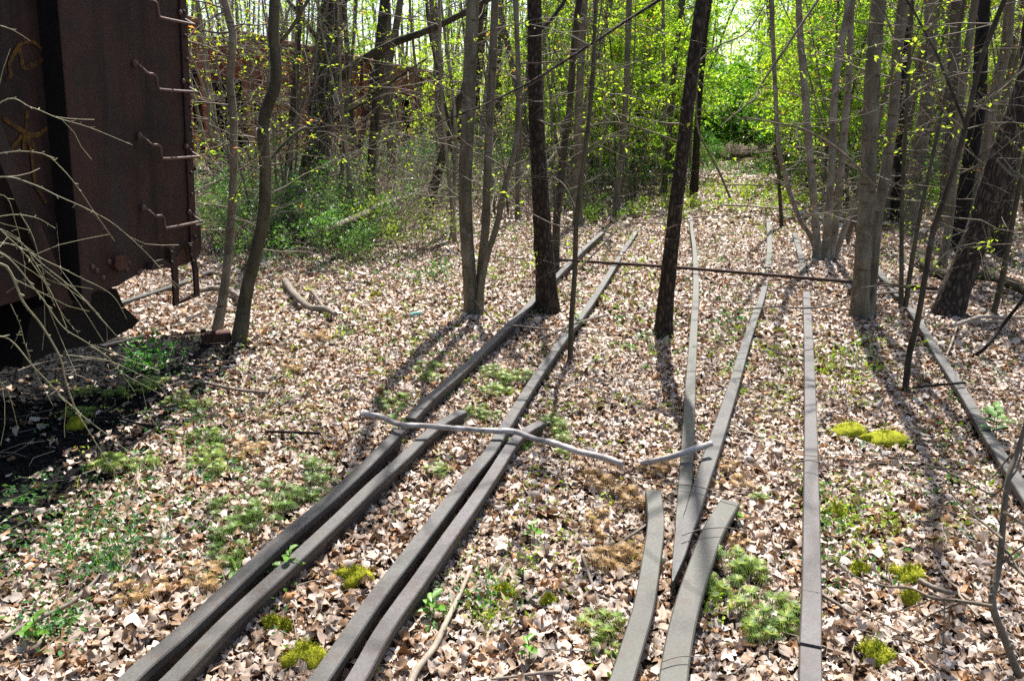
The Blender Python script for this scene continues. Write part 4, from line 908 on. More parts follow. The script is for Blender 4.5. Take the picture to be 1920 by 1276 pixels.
# ================================================================ BUSHES
def bush(name, label, u, v, R_, Hh, nst, nlf, pal, leafsz, twigm, seed, group=None, arch=.5, lm_='shrubleaf', shape=1.0, Y=None, thick=1.0):
    g = np.random.default_rng(seed)
    b = gnd(u, v) if Y is None else pp(u, v, Y)
    b[2] = float(ground_z(b[0], b[1])); root = new_empty(name, b); tag(root, label, 'bush', group)
    st = MB(); lv = []
    for q in range(nst):
        a = g.uniform(0, 6.28); rad = R_ * math.sqrt(g.random()) * .6
        p = np.array([rad * math.cos(a), rad * math.sin(a), -.03]); d = np.array([math.cos(a) * arch, math.sin(a) * arch, 1.0]) + .25 * g.standard_normal(3)
        limb(st, p, d / np.linalg.norm(d), Hh * g.uniform(.6, 1.3), thick * g.uniform(.003, .008), g, 2, lv, 0, -.05 * arch, 3, .25, 1.0)
    st.build('stems', [MT[twigm]], root)
    if nlf and lv:
        A = np.concatenate(lv); A = A[A[:, 2] > (.22 * Hh if Hh > .4 else .03)]
        P = A[g.integers(0, len(A), nlf)] + .05 * g.standard_normal((nlf, 3)); P[:, 2] = np.abs(P[:, 2])
        fo = MB(); leaf_quads(fo, P, leafsz, g, 0, pal, flat=.5, asp=.55); fo.build('foliage', [MT[lm_]], root)
    return root
DGREEN[:] = [(0.05, 0.17, 0.05), (0.07, 0.22, 0.06), (0.09, 0.25, 0.07), (0.06, 0.20, 0.08), (0.13, 0.28, 0.08)]
bush('bush', 'dense deep green bush in front of the farthest red hopper car', 775, 345, 1.4, 1.35, 30, 8000, DGREEN, .062, 'twig', 1)
bush('bush', 'deep green bush behind the three stemmed grey tree', 925, 345, 1.1, 1.35, 22, 3600, DGREEN, .055, 'twig', 2)
bush('bush', 'fresh green bush hard against the end of the dark hopper', 385, 395, .9, 1.0, 24, 2600, [(0.09, 0.22, 0.05), (0.12, 0.26, 0.06), (0.07, 0.18, 0.05)], .05, 'twig', 3, Y=11.5)
bush('bush', 'loose pale green bush at the foot of the crooked young tree, farther back', 520, 460, .8, .9, 22, 2000, [(0.13, 0.25, 0.06), (0.18, 0.30, 0.09), (0.09, 0.2, 0.05)], .052, 'twig', 4)
bush('bush', 'low leafy bush spilling in front of the lying logs', 600, 488, .9, .52, 24, 2000, [(0.14, 0.26, 0.07), (0.20, 0.31, 0.11), (0.09, 0.2, 0.05)], .048, 'twig', 5)
bush('bush', 'upright bright green bush right of the lying logs', 775, 480, .35, .8, 12, 900, YGREEN, .04, 'twig', 6, arch=.3)
bush('bush', 'yellowish bush below the slanting mossy trunk', 740, 430, .7, .6, 14, 1000, YGREEN, .042, 'twig', 7)
bush('bush', 'small bright seedling bush on the leaf litter before the three stemmed tree', 797, 530, .14, .22, 8, 160, DGREEN, .04, 'twig', 8)
bush('bush', 'green bush left of the straight pole in the middle distance', 1205, 352, .8, .9, 14, 1700, [(0.10, 0.22, 0.05), (0.14, 0.26, 0.07), (0.07, 0.17, 0.05)], .06, 'twig', 9)
bush('bush', 'green thicket at the left rim of the far clearing', 1300, 312, 1.6, 1.5, 22, 2600, [(0.06, 0.18, 0.03), (0.09, 0.22, 0.03), (0.13, 0.27, 0.04)], .09, 'twig', 10)
for k, (u, v, r, h) in enumerate([(1335, 291, 2.6, 3.2), (1375, 290, 2.6, 2.6), (1410, 292, 2.6, 3.4), (1392, 284, 3.5, 4.5), (1350, 284, 3.5, 4.5), (1430, 284, 3.5, 4.5), (1372, 276, 4.5, 6)]):
    bush('far_thicket', 'bank of green shrubs closing the far end of the clearing', u, v, r, h, 26, 5200, [(0.09, 0.22, 0.03), (0.13, 0.27, 0.03), (0.18, 0.33, 0.04)], .2, 'twig', 160 + k, 'green shrubs closing the clearing')
bush('bush', 'low green bush beside the straight slender trunk', 1130, 420, .5, .45, 12, 700, GREEN, .045, 'twig', 11)
bush('bush', 'shaded green bush behind the twin grey stems on the right', 1760, 400, .9, .8, 14, 900, GREEN, .05, 'twig', 12)
bush('bush', 'little green tuft in the shadow beside the dark hopper', 278, 693, .12, .2, 8, 200, [(0.06, 0.2, 0.04), (0.1, 0.26, 0.06)], .045, 'twig', 13)
for k, (u, v, r, h, nl) in enumerate([(400, 440, .5, .9, 1500), (478, 420, .5, 1.2, 1500), (545, 465, .5, .8, 2600), (655, 455, .5, .8, 2200), (705, 445, .45, .8, 1700), (590, 430, .6, 1.1, 2600), (440, 470, .4, .7, 1600), (560, 400, 1.0, 1.1, 1500), (650, 390, 1.0, 1.1, 1500), (830, 400, .8, .8, 1200), (500, 490, .6, .5, 800), (860, 355, 1.0, 1.2, 1500)]):
    bush('thicket_bush', 'leafy low bush among the brambles of the left thicket', u, v, r, h, 16, int(nl * .4), [(0.13, 0.25, 0.05), (0.19, 0.31, 0.08), (0.10, 0.21, 0.05), (0.22, 0.33, 0.10)], .055, 'twig', 140 + k, 'leafy low bushes of the left thicket', arch=.4)
for k, (u, v, r, h) in enumerate([(470, 400, .9, 1.6), (530, 395, .9, 1.9), (560, 410, 1.0, 1.6), (620, 400, 1.0, 2.0), (640, 430, 1.0, 1.5), (700, 385, 1.0, 2.0), (670, 380, 1.0, 2.2), (760, 400, .8, 1.6), (730, 370, 1.0, 2.0), (450, 430, .7, .9), (500, 440, .8, 1.1), (850, 380, .9, 1.5), (800, 370, .9, 1.8), (920, 385, .8, 1.2), (1000, 390, .8, 1.1), (590, 450, .8, .9), (480, 460, .6, 1.0), (690, 440, .7, 1.1), (640, 465, .6, .8), (750, 425, .7, 1.2), (420, 470, .5, .8)]):
    bush('bramble', 'tangle of bare grey arching stems in the thicket before the red hopper cars', u, v, r, h, 38, 90, YGREEN, .04, 'twig' if k % 3 == 0 else 'paletwig', 40 + k, 'bare bramble tangles of the thicket', arch=.9, thick=1.7)
for k, (u, v, r, h) in enumerate([(1800, 480, .8, 1.0), (1880, 560, .7, .8), (1660, 440, .7, .9)]):
    bush('bramble', 'tangle of thin bare stems among the trunks on the right', u, v, r, h, 16, 200, YGREEN, .04, 'twig', 60 + k, 'bare bramble tangles on the right', arch=1.0)

for k, (u, v, r, h, nl) in enumerate([(900, 362, .9, 1.2, 500), (985, 352, 1.0, 1.3, 700), (1050, 368, .9, .9, 400), (1110, 350, 1.0, 1.3, 900), (1165, 335, 1.2, 1.5, 1200), (1240, 338, 1.0, 1.2, 900), (1290, 326, 1.2, 1.4, 1100), (1060, 330, 1.4, 1.6, 1000), (940, 325, 1.4, 1.6, 900)]):
    bush('low_bush', 'low twiggy bush with fresh leaves at the back of the litter left of the clearing', u, v, r, h, 20, nl, DGREEN if k % 2 else GREEN, .065, 'twig', 80 + k, 'low bushes left of the clearing', arch=.7)
for k, (u, v, r, h, nl) in enumerate([(1480, 345, 1.0, 1.2, 900), (1530, 352, 1.0, 1.2, 700), (1575, 365, .9, 1.1, 600), (1625, 350, 1.2, 1.5, 800), (1680, 352, 1.2, 1.4, 700), (1740, 360, 1.2, 1.3, 700), (1800, 372, 1.1, 1.3, 600), (1860, 380, 1.1, 1.2, 700), (1910, 395, 1.0, 1.2, 600), (1770, 335, 1.5, 1.8, 1100), (1880, 340, 1.5, 1.8, 1100), (1560, 325, 1.5, 1.8, 1100)]):
    bush('low_bush', 'low twiggy bush with fresh leaves behind the trunks on the right', u, v, r, h, 20, int(nl * .8), DGREEN if k % 2 else GREEN, .065, 'twig', 100 + k, 'low bushes on the right', arch=.7)

# bare twigs arching in from the left, close to the camera
g = np.random.default_rng(21)
def px_branches(root_loc, name, label, lists, mat, cat, w=(6, 2), seed=1, tk=1.0):
    root = np.array(root_loc, float); mb = MB(); g = np.random.default_rng(seed)
    for px, Ya, Yb, w0, w1 in lists:
        P = np.array([pp(u, v, Ya + (Yb - Ya) * k / (len(px) - 1)) for k, (u, v) in enumerate(px)]); zc = depth(P[0])
        P = bez(P, 6 * len(P)); rr = np.linspace(w0, w1, len(P)) / 2 * zc / F * tk
        mb.tube(P - root, rr, 6, cap=True)
        for i in range(2, len(P) - 1, 2):
            if g.random() < .6:
                d = P[i] - P[i - 1]; d = d / np.linalg.norm(d) + .8 * g.standard_normal(3); d /= np.linalg.norm(d)
                mb.tube([P[i] - root, P[i] - root + d * g.uniform(.008, .02)], [rr[i] * 1.2, rr[i] * .7], 5)
            if g.random() < .10:
                d = P[i] - P[i - 1]; d = d / np.linalg.norm(d) + .6 * g.standard_normal(3)
                limb(mb, P[i] - root, d / np.linalg.norm(d), g.uniform(.08, .3), rr[i] * .6, g, 0, None)
    o = mb.build(name, [MT[mat]], loc=root); tag(o, label, cat); return o
px_branches((-2.7, 2.3, 0.0), 'bare_shrub', 'spray of pale greenish bare twigs arching in from the left before the dark hopper', [
    ([(-260, 640), (-120, 330), (0, 193), (60, 202), (110, 222), (170, 240), (248, 272)], 2.5, 2.9, 6, 2),
    ([(-260, 660), (-100, 330), (0, 288), (78, 288), (115, 315), (147, 353), (175, 395), (215, 452)], 2.5, 2.9, 6, 2),
    ([(-260, 700), (-120, 360), (0, 332), (60, 345), (110, 368), (170, 395), (220, 425), (285, 485), (330, 540)], 2.4, 2.9, 7, 2),
    ([(-260, 720), (-120, 450), (0, 406), (63, 407), (104, 428)], 2.5, 2.8, 5, 2),
    ([(-200, 760), (-100, 560), (0, 494), (44, 567), (78, 610), (112, 669), (124, 717), (141, 765), (155, 790), (194, 853), (223, 900), (240, 970)], 2.1, 2.6, 11, 2.5),
    ([(-200, 900), (-90, 700), (0, 630), (68, 693), (131, 758), (175, 795), (219, 829), (311, 905)], 2.2, 2.7, 7, 2.5),
    ([(-220, 700), (-100, 500), (0, 455), (97, 494), (146, 518), (209, 552), (238, 598)], 2.4, 2.8, 6, 2),
    ([(-220, 660), (-100, 480), (0, 430), (78, 494), (155, 557), (219, 630), (272, 682)], 2.3, 2.8, 6, 2),
    ([(-200, 720), (-80, 500), (0, 474), (73, 552), (117, 612), (160, 640), (205, 672), (228, 698), (300, 738)], 2.2, 2.7, 7, 2),
    ([(-200, 640), (-100, 420), (0, 365), (30, 420), (45, 490), (48, 540)], 2.5, 2.7, 4, 1.5),
    ([(0, 430), (50, 480), (90, 540), (118, 590), (147, 625)], 2.5, 2.75, 5, 1.6),
    ([(37, 400), (60, 440), (78, 500), (88, 540), (104, 575)], 2.6, 2.7, 3.5, 1.4),
    ([(-120, 620), (0, 715), (20, 750), (34, 805)], 2.2, 2.4, 4, 1.6),
    ([(20, 570), (38, 610), (45, 640), (57, 668)], 2.5, 2.6, 3, 1.5),
    ([(124, 665), (170, 670), (210, 678), (270, 705), (340, 735)], 2.6, 2.8, 3.5, 1.5), ([(-100, 20), (0, 48), (30, 60), (57, 77)], 2.5, 2.7, 4, 1.5)], 'greentwig', 'shrub', seed=3, tk=.52)
# bare sapling in the lower right corner
def cp(L, Ya, Yb, a, b): return (L, Ya, Yb, a, b)
px_branches((1.55, 2.05, 0.0), 'bare_sapling', 'forked bare sapling with grey twigs spreading from the lower right corner', [
    cp([(1945, 1360), (1914, 1276), (1885, 1200), (1861, 1134), (1867, 1090), (1876, 1040), (1883, 950), (1892, 890), (1906, 850), (1935, 760)], 2.05, 2.35, 17, 9),
    cp([(1861, 1136), (1800, 1126), (1750, 1120), (1707, 1102), (1660, 1098), (1600, 1078), (1560, 1045)], 2.1, 2.5, 9, 2.5),
    cp([(1880, 1010), (1850, 985), (1800, 945), (1775, 905), (1762, 890)], 2.2, 2.5, 6, 2), cp([(1883, 960), (1930, 990), (1960, 1010)], 2.2, 2.3, 7, 4),
    cp([(1878, 1040), (1905, 1065), (1960, 1120)], 2.2, 2.2, 7, 4), cp([(1875, 1060), (1908, 1030), (1960, 1000)], 2.2, 2.2, 5, 3),
    cp([(1890, 900), (1860, 925), (1800, 895), (1740, 870), (1690, 858), (1560, 850)], 2.3, 2.6, 5, 1.8), cp([(1960, 840), (1900, 850), (1850, 900), (1780, 880), (1720, 875), (1600, 862), (1480, 850)], 2.3, 2.7, 4, 1.5),
    cp([(1771, 1122), (1770, 1170), (1768, 1245)], 2.2, 2.25, 4, 2), cp([(1750, 1122), (1700, 1140), (1620, 1160), (1560, 1172)], 2.25, 2.4, 3, 1.3),
    cp([(1960, 1310), (1850, 1270), (1760, 1240), (1640, 1225), (1560, 1212), (1495, 1208)], 2.1, 2.3, 5, 1.8), cp([(1900, 1320), (1830, 1250), (1720, 1200), (1620, 1150), (1560, 1110), (1540, 1085)], 2.1, 2.4, 4.5, 1.5)], 'twig', 'sapling', seed=4, tk=.9)

# ================================================================ STICKS, BRANCHES, LOGS
def stick(label, px, w0, w1, mat='deadwood', z=None, name='fallen_branch', cat='branch', group=None, forks=(), n=7, zs=None):
    zc0 = depth(gp(*px[0], 0.03)); r0 = w0 / 2 * zc0 / F; r1 = w1 / 2 * zc0 / F
    P = []
    for k, (u, v) in enumerate(px):
        b = gnd(u, v); zz = (z if z is not None else r0 + .035) if zs is None else zs[k]
        P.append(gp(u, v, zz + b[2]))
    P = bez(P, 6 * len(P)); mb = MB(); g = np.random.default_rng(int(px[0][0] * 3 + px[0][1]))
    P += bez(.005 * g.standard_normal((max(3, len(px)), 3)), len(P)) * (r0 / .01) * .5
    org = P[0].copy()
    mb.tube(P - org, np.linspace(r0, r1, len(P)), n, wob=.06, rng=g)
    for fpx, fw0, fw1 in forks:
        Q = bez([gp(u, v, float(gnd(u, v)[2]) + r0 + .035) for u, v in fpx], 6 * len(fpx)); mb.tube(Q - org, np.linspace(fw0, fw1, len(Q)) / 2 * zc0 / F, 6)
    o = mb.build(name, [MT[mat]], loc=org); tag(o, label, cat, group); return o
stick('long silvery fallen branch lying across the four left rails', [(676, 777), (710, 780), (738, 790), (757, 797), (800, 798), (860, 802), (920, 806), (965, 809), (1000, 820), (1040, 832), (1090, 847), (1130, 858), (1168, 868)], 9, 10, 'silver', z=.155, forks=[([(755, 797), (748, 808), (735, 802)], 5, 3), ([(985, 815), (975, 800), (970, 790)], 4, 2)], n=9)
stick('short silvery broken branch resting on the frog rails', [(1206, 866), (1250, 855), (1290, 846), (1334, 831)], 11, 12, 'silver', zs=[.05, .12, .14, .15], n=9)
stick('long lying rail-like log at the edge of the thicket, upper one', [(600, 432), (660, 412), (720, 386), (790, 358), (860, 340)], 11, 8, 'deadwood', z=.46, name='fallen_log', cat='log')
stick('second lying log just below the upper log at the thicket edge', [(640, 440), (720, 408), (800, 376), (870, 352)], 5, 4, 'deadwood', z=.25, name='fallen_log', cat='log')
stick('dark rotten log under the yellow green bush right of the lying logs', [(690, 438), (720, 436), (750, 436)], 18, 16, 'black', z=.08, name='fallen_log', cat='log')
stick('rotting forked limb with a yellow tip before the low leafy bush', [(530, 528), (545, 540), (560, 560), (585, 575), (610, 580), (628, 588)], 14, 8, 'deadwood', forks=[([(585, 545), (595, 560), (608, 578)], 9, 6)], n=8)
stick('grey curved log behind the legs of the stirrup step', [(372, 543), (395, 538), (430, 546), (455, 560)], 11, 9, 'deadwood', z=.08, name='fallen_log', cat='log')
stick('mossy fallen log behind the scaly leaning trunk', [(1716, 478), (1745, 500), (1790, 515), (1850, 520), (1930, 545)], 17, 15, 'mossy', z=.12, name='fallen_log', cat='log')
stick('pale bare limb lying right of the scaly trunk foot', [(1782, 608), (1810, 600), (1840, 595), (1880, 594), (1935, 594)], 8, 6, 'paletwig', z=.14, forks=[([(1800, 602), (1830, 604), (1890, 602)], 6, 4), ([(1796, 606), (1785, 640), (1775, 665)], 4, 3)])
stick('dark stick leaning on the litter at the right edge below the pale limb', [(1822, 668), (1850, 650), (1880, 610), (1905, 575), (1930, 545)], 7, 6, 'black', zs=[.02, .1, .25, .4, .5])
stick('long thin branch lying over the pole feet left of the scaly trunk', [(1400, 578), (1460, 576), (1530, 577), (1590, 560), (1680, 548), (1780, 548)], 3, 5, 'deadwood', z=.12)
stick('dark stick poking out over the mossy rail', [(1712, 726), (1750, 722), (1808, 716)], 5, 5, 'black', z=.10)
stick('thin branch crossing the second rail beside the thin sapling', [(1000, 640), (1040, 622), (1080, 606), (1140, 590)], 2.5, 5, 'deadwood', z=.135)
stick('dark bare twig hanging over the leftmost rail from the three stemmed tree', [(875, 545), (905, 580), (935, 605), (985, 612), (1035, 618)], 2, 2.5, 'deadwood', z=.15)
stick('grey stick lying alone left of the leftmost rail near the hopper shade', [(358, 713), (400, 720), (440, 728), (502, 736)], 5, 6, 'deadwood')
stick('dark stick lying left of the silvery branch end', [(498, 808), (545, 811), (600, 812)], 6, 5, 'black')
stick('gnarled grey stick near the lower left edge', [(2, 1200), (50, 1170), (90, 1150), (130, 1130), (160, 1105)], 9, 9, 'deadwood', forks=[([(150, 1115), (180, 1085), (195, 1060)], 7, 4)], n=8)
stick('bent dark stick lying across the left litter below the moss cushion', [(170, 785), (220, 784), (270, 797), (305, 797)], 4, 6, 'black', forks=[([(300, 797), (260, 825), (210, 850)], 5, 3)])
stick('pale half rotten stick pointing down beside the fourth rail', [(880, 1070), (860, 1120), (835, 1165), (812, 1215), (780, 1260), (765, 1300)], 8, 12, 'paletwig', n=8)
stick('short pale stick pointing at the left wing rail', [(1145, 1028), (1180, 1006), (1215, 980)], 5, 6, 'deadwood')
stick('dark branch lying at the bottom edge left of the left wing rail', [(920, 1272), (970, 1266), (1010, 1262), (1050, 1258)], 4, 9, 'deadwood')
stick('brown bark stick right of the straight rail near the bottom', [(1540, 1112), (1570, 1132), (1600, 1150)], 9, 4, 'deadwood')
stick('dark broken stick beside the moss cushions at lower right', [(1722, 1086), (1750, 1100), (1785, 1112)], 11, 8, 'deadwood', n=8)
stick('pale pole lying across the far clearing floor', [(1352, 384), (1400, 386), (1450, 390), (1500, 394)], 3.5, 2.5, 'paletwig', z=.15, name='fallen_pole')
stick('whitish pole lying behind the other one on the clearing floor', [(1350, 346), (1390, 347), (1435, 348)], 3, 3, 'paletwig', z=.15, name='fallen_pole')
stick('dark pole lying across the litter before the clearing', [(1282, 410), (1310, 406), (1350, 403)], 4, 3, 'deadwood', z=.08, name='fallen_pole')
stick('thin pole lying far left of the lone leaning trunk', [(1165, 392), (1210, 394), (1250, 396)], 3, 3, 'paletwig', z=.1, name='fallen_pole')
stick('rusty bar showing from the litter left of the flaking upright trunk', [(935, 479), (960, 484), (985, 486)], 2.5, 2.5, 'rustpipe', z=.06, name='iron_bar', cat='bar')
# wire-thin vines looping over rails
for k, (lb, px) in enumerate([('thin dry vine across the wing rails', [(1180, 893), (1240, 905), (1300, 910), (1360, 925), (1420, 938)]), ('dry vine looped over the right wing rail near the bottom', [(1240, 1240), (1275, 1230), (1320, 1228), (1350, 1200)]),
                              ('dark vine lying over the upper tip of the right wing rail', [(1279, 1003), (1310, 993), (1357, 988), (1400, 995)]), ('dry vine crossing the straight purplish rail', [(1470, 868), (1515, 862), (1540, 868), (1600, 880)])]):
    stick(lb, px, 2.4, 1.6, 'deadwood', z=.125, name='dry_vine', cat='vine', n=5)
# loose sticks: each its own thing
lg = np.random.default_rng(33); LSM = []
for k in range(6):
    mb = MB(); L = lg.uniform(.25, .6); P = np.array([[t * L, .04 * L * math.sin(3 * t + k), .012 + .01 * math.sin(5 * t + k)] for t in np.linspace(0, 1, 9)]) + .006 * lg.standard_normal((9, 3)); r = lg.uniform(.004, .009)
    mb.tube(P, np.linspace(r, r * .5, 9), 6)
    if k % 2: mb.tube([P[4], P[4] + (.10, .07, .01), P[4] + (.16, .15, .012)], [r * .7, r * .5, r * .3], 5)
    LSM.append(mb.mesh('stick', [MT['deadwood' if k % 3 else 'paletwig']]))
k = 0
while k < 90:
    a = lg.uniform(-.62, .62); r = math.sqrt(lg.uniform(4.5, 170)); x = r * math.sin(a); y = r * math.cos(a)
    o = bpy.data.objects.new('stick', LSM[k % 6]); COL.objects.link(o); o.location = (x, y, float(ground_z(x, y)) + .018); o.rotation_euler = (0, 0, lg.uniform(0, 6.28))
    tag(o, 'small dry stick lying loose on the leaf litter', 'stick', 'loose sticks on the litter'); k += 1

# ================================================================ GROUND PINES, MOSS, GREENS
def gpine(seed, pal):
    g = np.random.default_rng(seed); mb = MB()
    for q in range(9):
        a = g.uniform(0, 6.28); rad = .14 * math.sqrt(g.random()); c = np.array([rad * math.cos(a), rad * math.sin(a), g.uniform(.06, .13)])
        mb.tube([(c[0] * .8, c[1] * .8, 0), c], .0018, 3, cap=False, col=(.12, .15, .04))
        for t in range(9):                      # a fan of drooping flat branchlets
            b = 6.28 * t / 9 + g.uniform(-.3, .3); L = g.uniform(.05, .085); col = np.array(pal[int(g.integers(0, len(pal)))]) * g.uniform(.7, 1.25)
            for e in (-.25, 0, .25):
                d = np.array([math.cos(b + e), math.sin(b + e), 0]); s_ = np.array([-d[1], d[0], 0]) * .0022
                P0 = c; P1 = c + d * L * .55 + (0, 0, .012); P2 = c + d * L + (0, 0, -.022)
                mb.add([P0 - s_, P0 + s_, P1 + s_, P1 - s_, P2 + s_ * .4, P2 - s_ * .4], [[0, 1, 2, 3], [3, 2, 4, 5]], 0, col, smooth=False)
    return mb.mesh('ground_pine', [MT['needle']])
GPG = [gpine(s, [(0.13, 0.22, 0.025), (0.19, 0.28, 0.03), (0.26, 0.31, 0.05), (0.08, 0.15, 0.02)]) for s in (1, 2, 3)]
GPD = [gpine(s, [(0.09, 0.15, 0.02), (0.11, 0.19, 0.025), (0.06, 0.11, 0.018)]) for s in (4, 5)]
GPB = [gpine(s, [(0.36, 0.22, 0.08), (0.42, 0.27, 0.11), (0.28, 0.16, 0.06)]) for s in (6, 7)]
pg = np.random.default_rng(55)
def gp_at(u, v, kind_, s, label, group):
    m = {'g': GPG, 'd': GPD, 'b': GPB}[kind_]; b = gnd(u, v); o = bpy.data.objects.new('ground_pine', m[int(pg.integers(0, len(m)))]); COL.objects.link(o)
    o.location = [float(t) for t in b]; o.rotation_euler = (0, 0, pg.uniform(0, 6.28)); s *= .82 * pg.uniform(.8, 1.2); o.location.x += .04 * pg.standard_normal(); o.location.y += .05 * pg.standard_normal(); o.scale = (s, s, s * 1.05); tag(o, label, 'clubmoss', group)
for u, v, s in [(1365, 1075, .75), (1400, 1090, .7), (1350, 1105, .6), (1405, 1165, .75), (1430, 1185, .65), (1380, 1150, .55), (1440, 1130, .5), (1470, 1218, .4)]:
    gp_at(u, v, 'g', s, 'bright green ground pine tuft right of the right wing rail', 'ground pines by the right wing rail')
for u, v, s in [(570, 895, .75), (590, 920, .6), (545, 940, .7), (500, 965, .8), (520, 990, .7), (470, 950, .6), (450, 985, .6), (430, 1030, .75), (425, 1050, .7), (560, 960, .6), (480, 930, .5)]:
    gp_at(u, v, 'd', s, 'dark green ground pine tuft left of the leftmost rail', 'ground pines by the leftmost rail')
for u, v, s in [(245, 890, .8), (260, 885, .7), (350, 890, .7), (385, 895, .6), (390, 835, .8), (400, 850, .7), (180, 740, .8), (220, 750, .8), (265, 735, .9), (330, 760, .8), (150, 775, .8), (300, 728, .8), (360, 770, .7)]:
    gp_at(u, v, 'g', s, 'pale green ground pine tuft on the left litter beside the hopper shade', 'ground pines by the hopper shade')
for u, v, s in [(935, 737, .7), (950, 720, .7), (975, 712, .7), (905, 790, .6), (920, 700, .7), (880, 785, .6), (990, 850, .5), (1040, 812, .8), (1055, 830, .7), (965, 725, .7)]:
    gp_at(u, v, 'g', s, 'green ground pine tuft between the two left rails', 'ground pines between the left rails')
for u, v, s in [(832, 882, .65), (1055, 860, .55), (1130, 1160, .6), (1115, 1185, .5), (810, 715, .8), (790, 700, .8), (740, 760, .7), (1030, 790, .6), (1500, 930, .5), (1425, 950, .5)]:
    gp_at(u, v, 'g', s, 'single small ground pine tuft standing by itself in the litter', 'scattered ground pines')
for u, v, s in [(1150, 930, .6), (1165, 945, .6), (1190, 1060, .7), (1175, 1090, .7), (1165, 1040, .6), (1335, 885, .5), (1370, 915, .5), (1340, 1020, .5), (1230, 880, .6), (1215, 890, .6), (1130, 900, .5), (1075, 900, .5), (1380, 985, .5), (1080, 1000, .5), (1100, 960, .5), (1185, 950, .5), (290, 1110, .5), (370, 1110, .6), (250, 1130, .5), (500, 850, .6), (450, 860, .6), (600, 640, .8), (550, 700, .7)]:
    gp_at(u, v, 'b', s, 'withered tan ground pine tuft lying among the dead leaves', 'withered ground pines')

MT['moss'] = plain('bright_moss', (0.20, 0.22, 0.015), 0.95, 0.1, 0.45, 60, 0.01, tint=True)
def moss(u, v, w, label, hgt=.35, seed=1, lobes=1):
    g = np.random.default_rng(seed); b = gnd(u, v); k = depth(b) / F; R_ = w / 2 * k * 1.2; mb = MB()
    for q in range(lobes):
        off = (0, 0) if q == 0 else (g.uniform(-.7, .7) * R_, g.uniform(-.3, .3) * R_); rr = R_ * (1 if q == 0 else g.uniform(.4, .7))
        mb.blob((off[0], off[1], 0), (rr, rr * .8, rr * hgt * .8 + .02), seed + q, 0, (0.25, 0.26, 0.018), .25, 22, 12)
    V = mb.v[0]; V = V[V[:, 2] > 0.005]; n = 900; i = g.integers(0, len(V), n); P = V[i] + .006 * g.standard_normal((n, 3)) * R_ / .05
    nd = P / (np.linalg.norm(P, axis=1, keepdims=True) + 1e-6) + .5 * g.standard_normal((n, 3)); nd[:, 2] = np.abs(nd[:, 2]); nd /= np.linalg.norm(nd, axis=1, keepdims=True)
    sd = np.cross(nd, g.standard_normal((n, 3))); sd /= np.linalg.norm(sd, axis=1, keepdims=True); h = .009 * g.uniform(.6, 1.4, (n, 1))
    Vv = np.stack([P - sd * .0014, P + sd * .0014, P + nd * h], 1).reshape(-1, 3)
    c = np.array([(0.30, 0.32, 0.025), (0.20, 0.24, 0.02), (0.36, 0.34, 0.04)])[g.integers(0, 3, n)]
    mb.add(Vv, np.arange(3 * n).reshape(-1, 3), 0, np.repeat(c, 3, 0), smooth=False)
    b[2] += .018; o = mb.build('moss_cushion', [MT['moss']], loc=b); tag(o, label, 'moss')
moss(1592, 817, 58, 'yellow green moss cushion right of the straight rail, left of a pair', seed=2, lobes=2)
moss(1657, 830, 60, 'larger yellow green moss cushion, right of a pair near the straight rail', seed=3, lobes=2)
moss(665, 1092, 52, 'round green moss cushion between the second and third rails', seed=4)
moss(572, 1243, 66, 'bright moss cushion at the bottom edge left of the third rail', seed=5, lobes=2)
moss(945, 1120, 34, 'small moss cushion in the middle of the near litter', seed=6)
moss(1640, 1236, 50, 'moss cushion with a grass sprig near the lower right sapling', seed=7)
moss(1566, 970, 30, 'tiny moss cushion close right of the straight rail', seed=8)
moss(1700, 1088, 48, 'moss cushion beside the dark broken stick at lower right', seed=9, lobes=2)
moss(1704, 1132, 30, 'little moss cushion below the one by the dark broken stick', seed=10)
moss(1609, 1078, 26, 'little moss pad at the tip of the lower right sapling twig', seed=11)
moss(144, 804, 28, 'small moss cushion at the edge of the hopper shade', seed=12, hgt=.5)
moss(705, 557, 14, 'tiny yellow moss dot on the far left litter', seed=13)
moss(510, 1180, 26, 'small moss cushion between the two leftmost rails at the bottom', seed=14)
moss(535, 1185, 18, 'tiniest moss cushion beside the second rail at the bottom', seed=15)
moss(1028, 1137, 22, 'ochre moss pad right of the small cushion in the near litter', seed=16)
moss(690, 1262, 30, 'moss patch at the bottom edge between the third and fourth rails', seed=18)
moss(535, 452, 26, 'yellow moss hummock in the thicket, left one', seed=19, hgt=.6)
moss(570, 444, 46, 'larger yellow moss hummock in the thicket beside the low leafy bush', seed=20, hgt=.4, lobes=2)

# seedlings with a few big leaves
def seedling(u, v, s, label, z=0.0):
    g = np.random.default_rng(int(u)); b = gnd(u, v); b[2] += z; mb = MB(); mb.tube([(0, 0, -z - .01), (.005, 0, .05 * s), (.0, .006, .11 * s)], .0022, 4, col=(.14, .22, .05))
    for k in range(7):
        a = k * 2.4; zc = (.05 + .06 * (k % 4) / 3) * s; L = .055 * s * g.uniform(.7, 1.2); d = np.array([math.cos(a), math.sin(a), .35]); sd = np.array([-d[1], d[0], 0])
        c0_ = np.array([0, 0, zc]); w_ = L * .28
        V = [c0_, c0_ + d * L * .4 + sd * w_ + (0, 0, .006), c0_ + d * L * .75 + sd * w_ * .7, c0_ + d * L + (0, 0, -.01), c0_ + d * L * .75 - sd * w_ * .7, c0_ + d * L * .4 - sd * w_ + (0, 0, .006), c0_ + d * L * .5 - (0, 0, .004)]
        mb.add(V, [[0, 6, 1], [1, 6, 2], [2, 6, 3], [3, 6, 4], [4, 6, 5], [5, 6, 0]], 0, np.array((.14, .30, .04)) * g.uniform(.8, 1.2), smooth=True)
    o = mb.build('seedling', [MT['shrubleaf']], loc=b); tag(o, label, 'seedling')
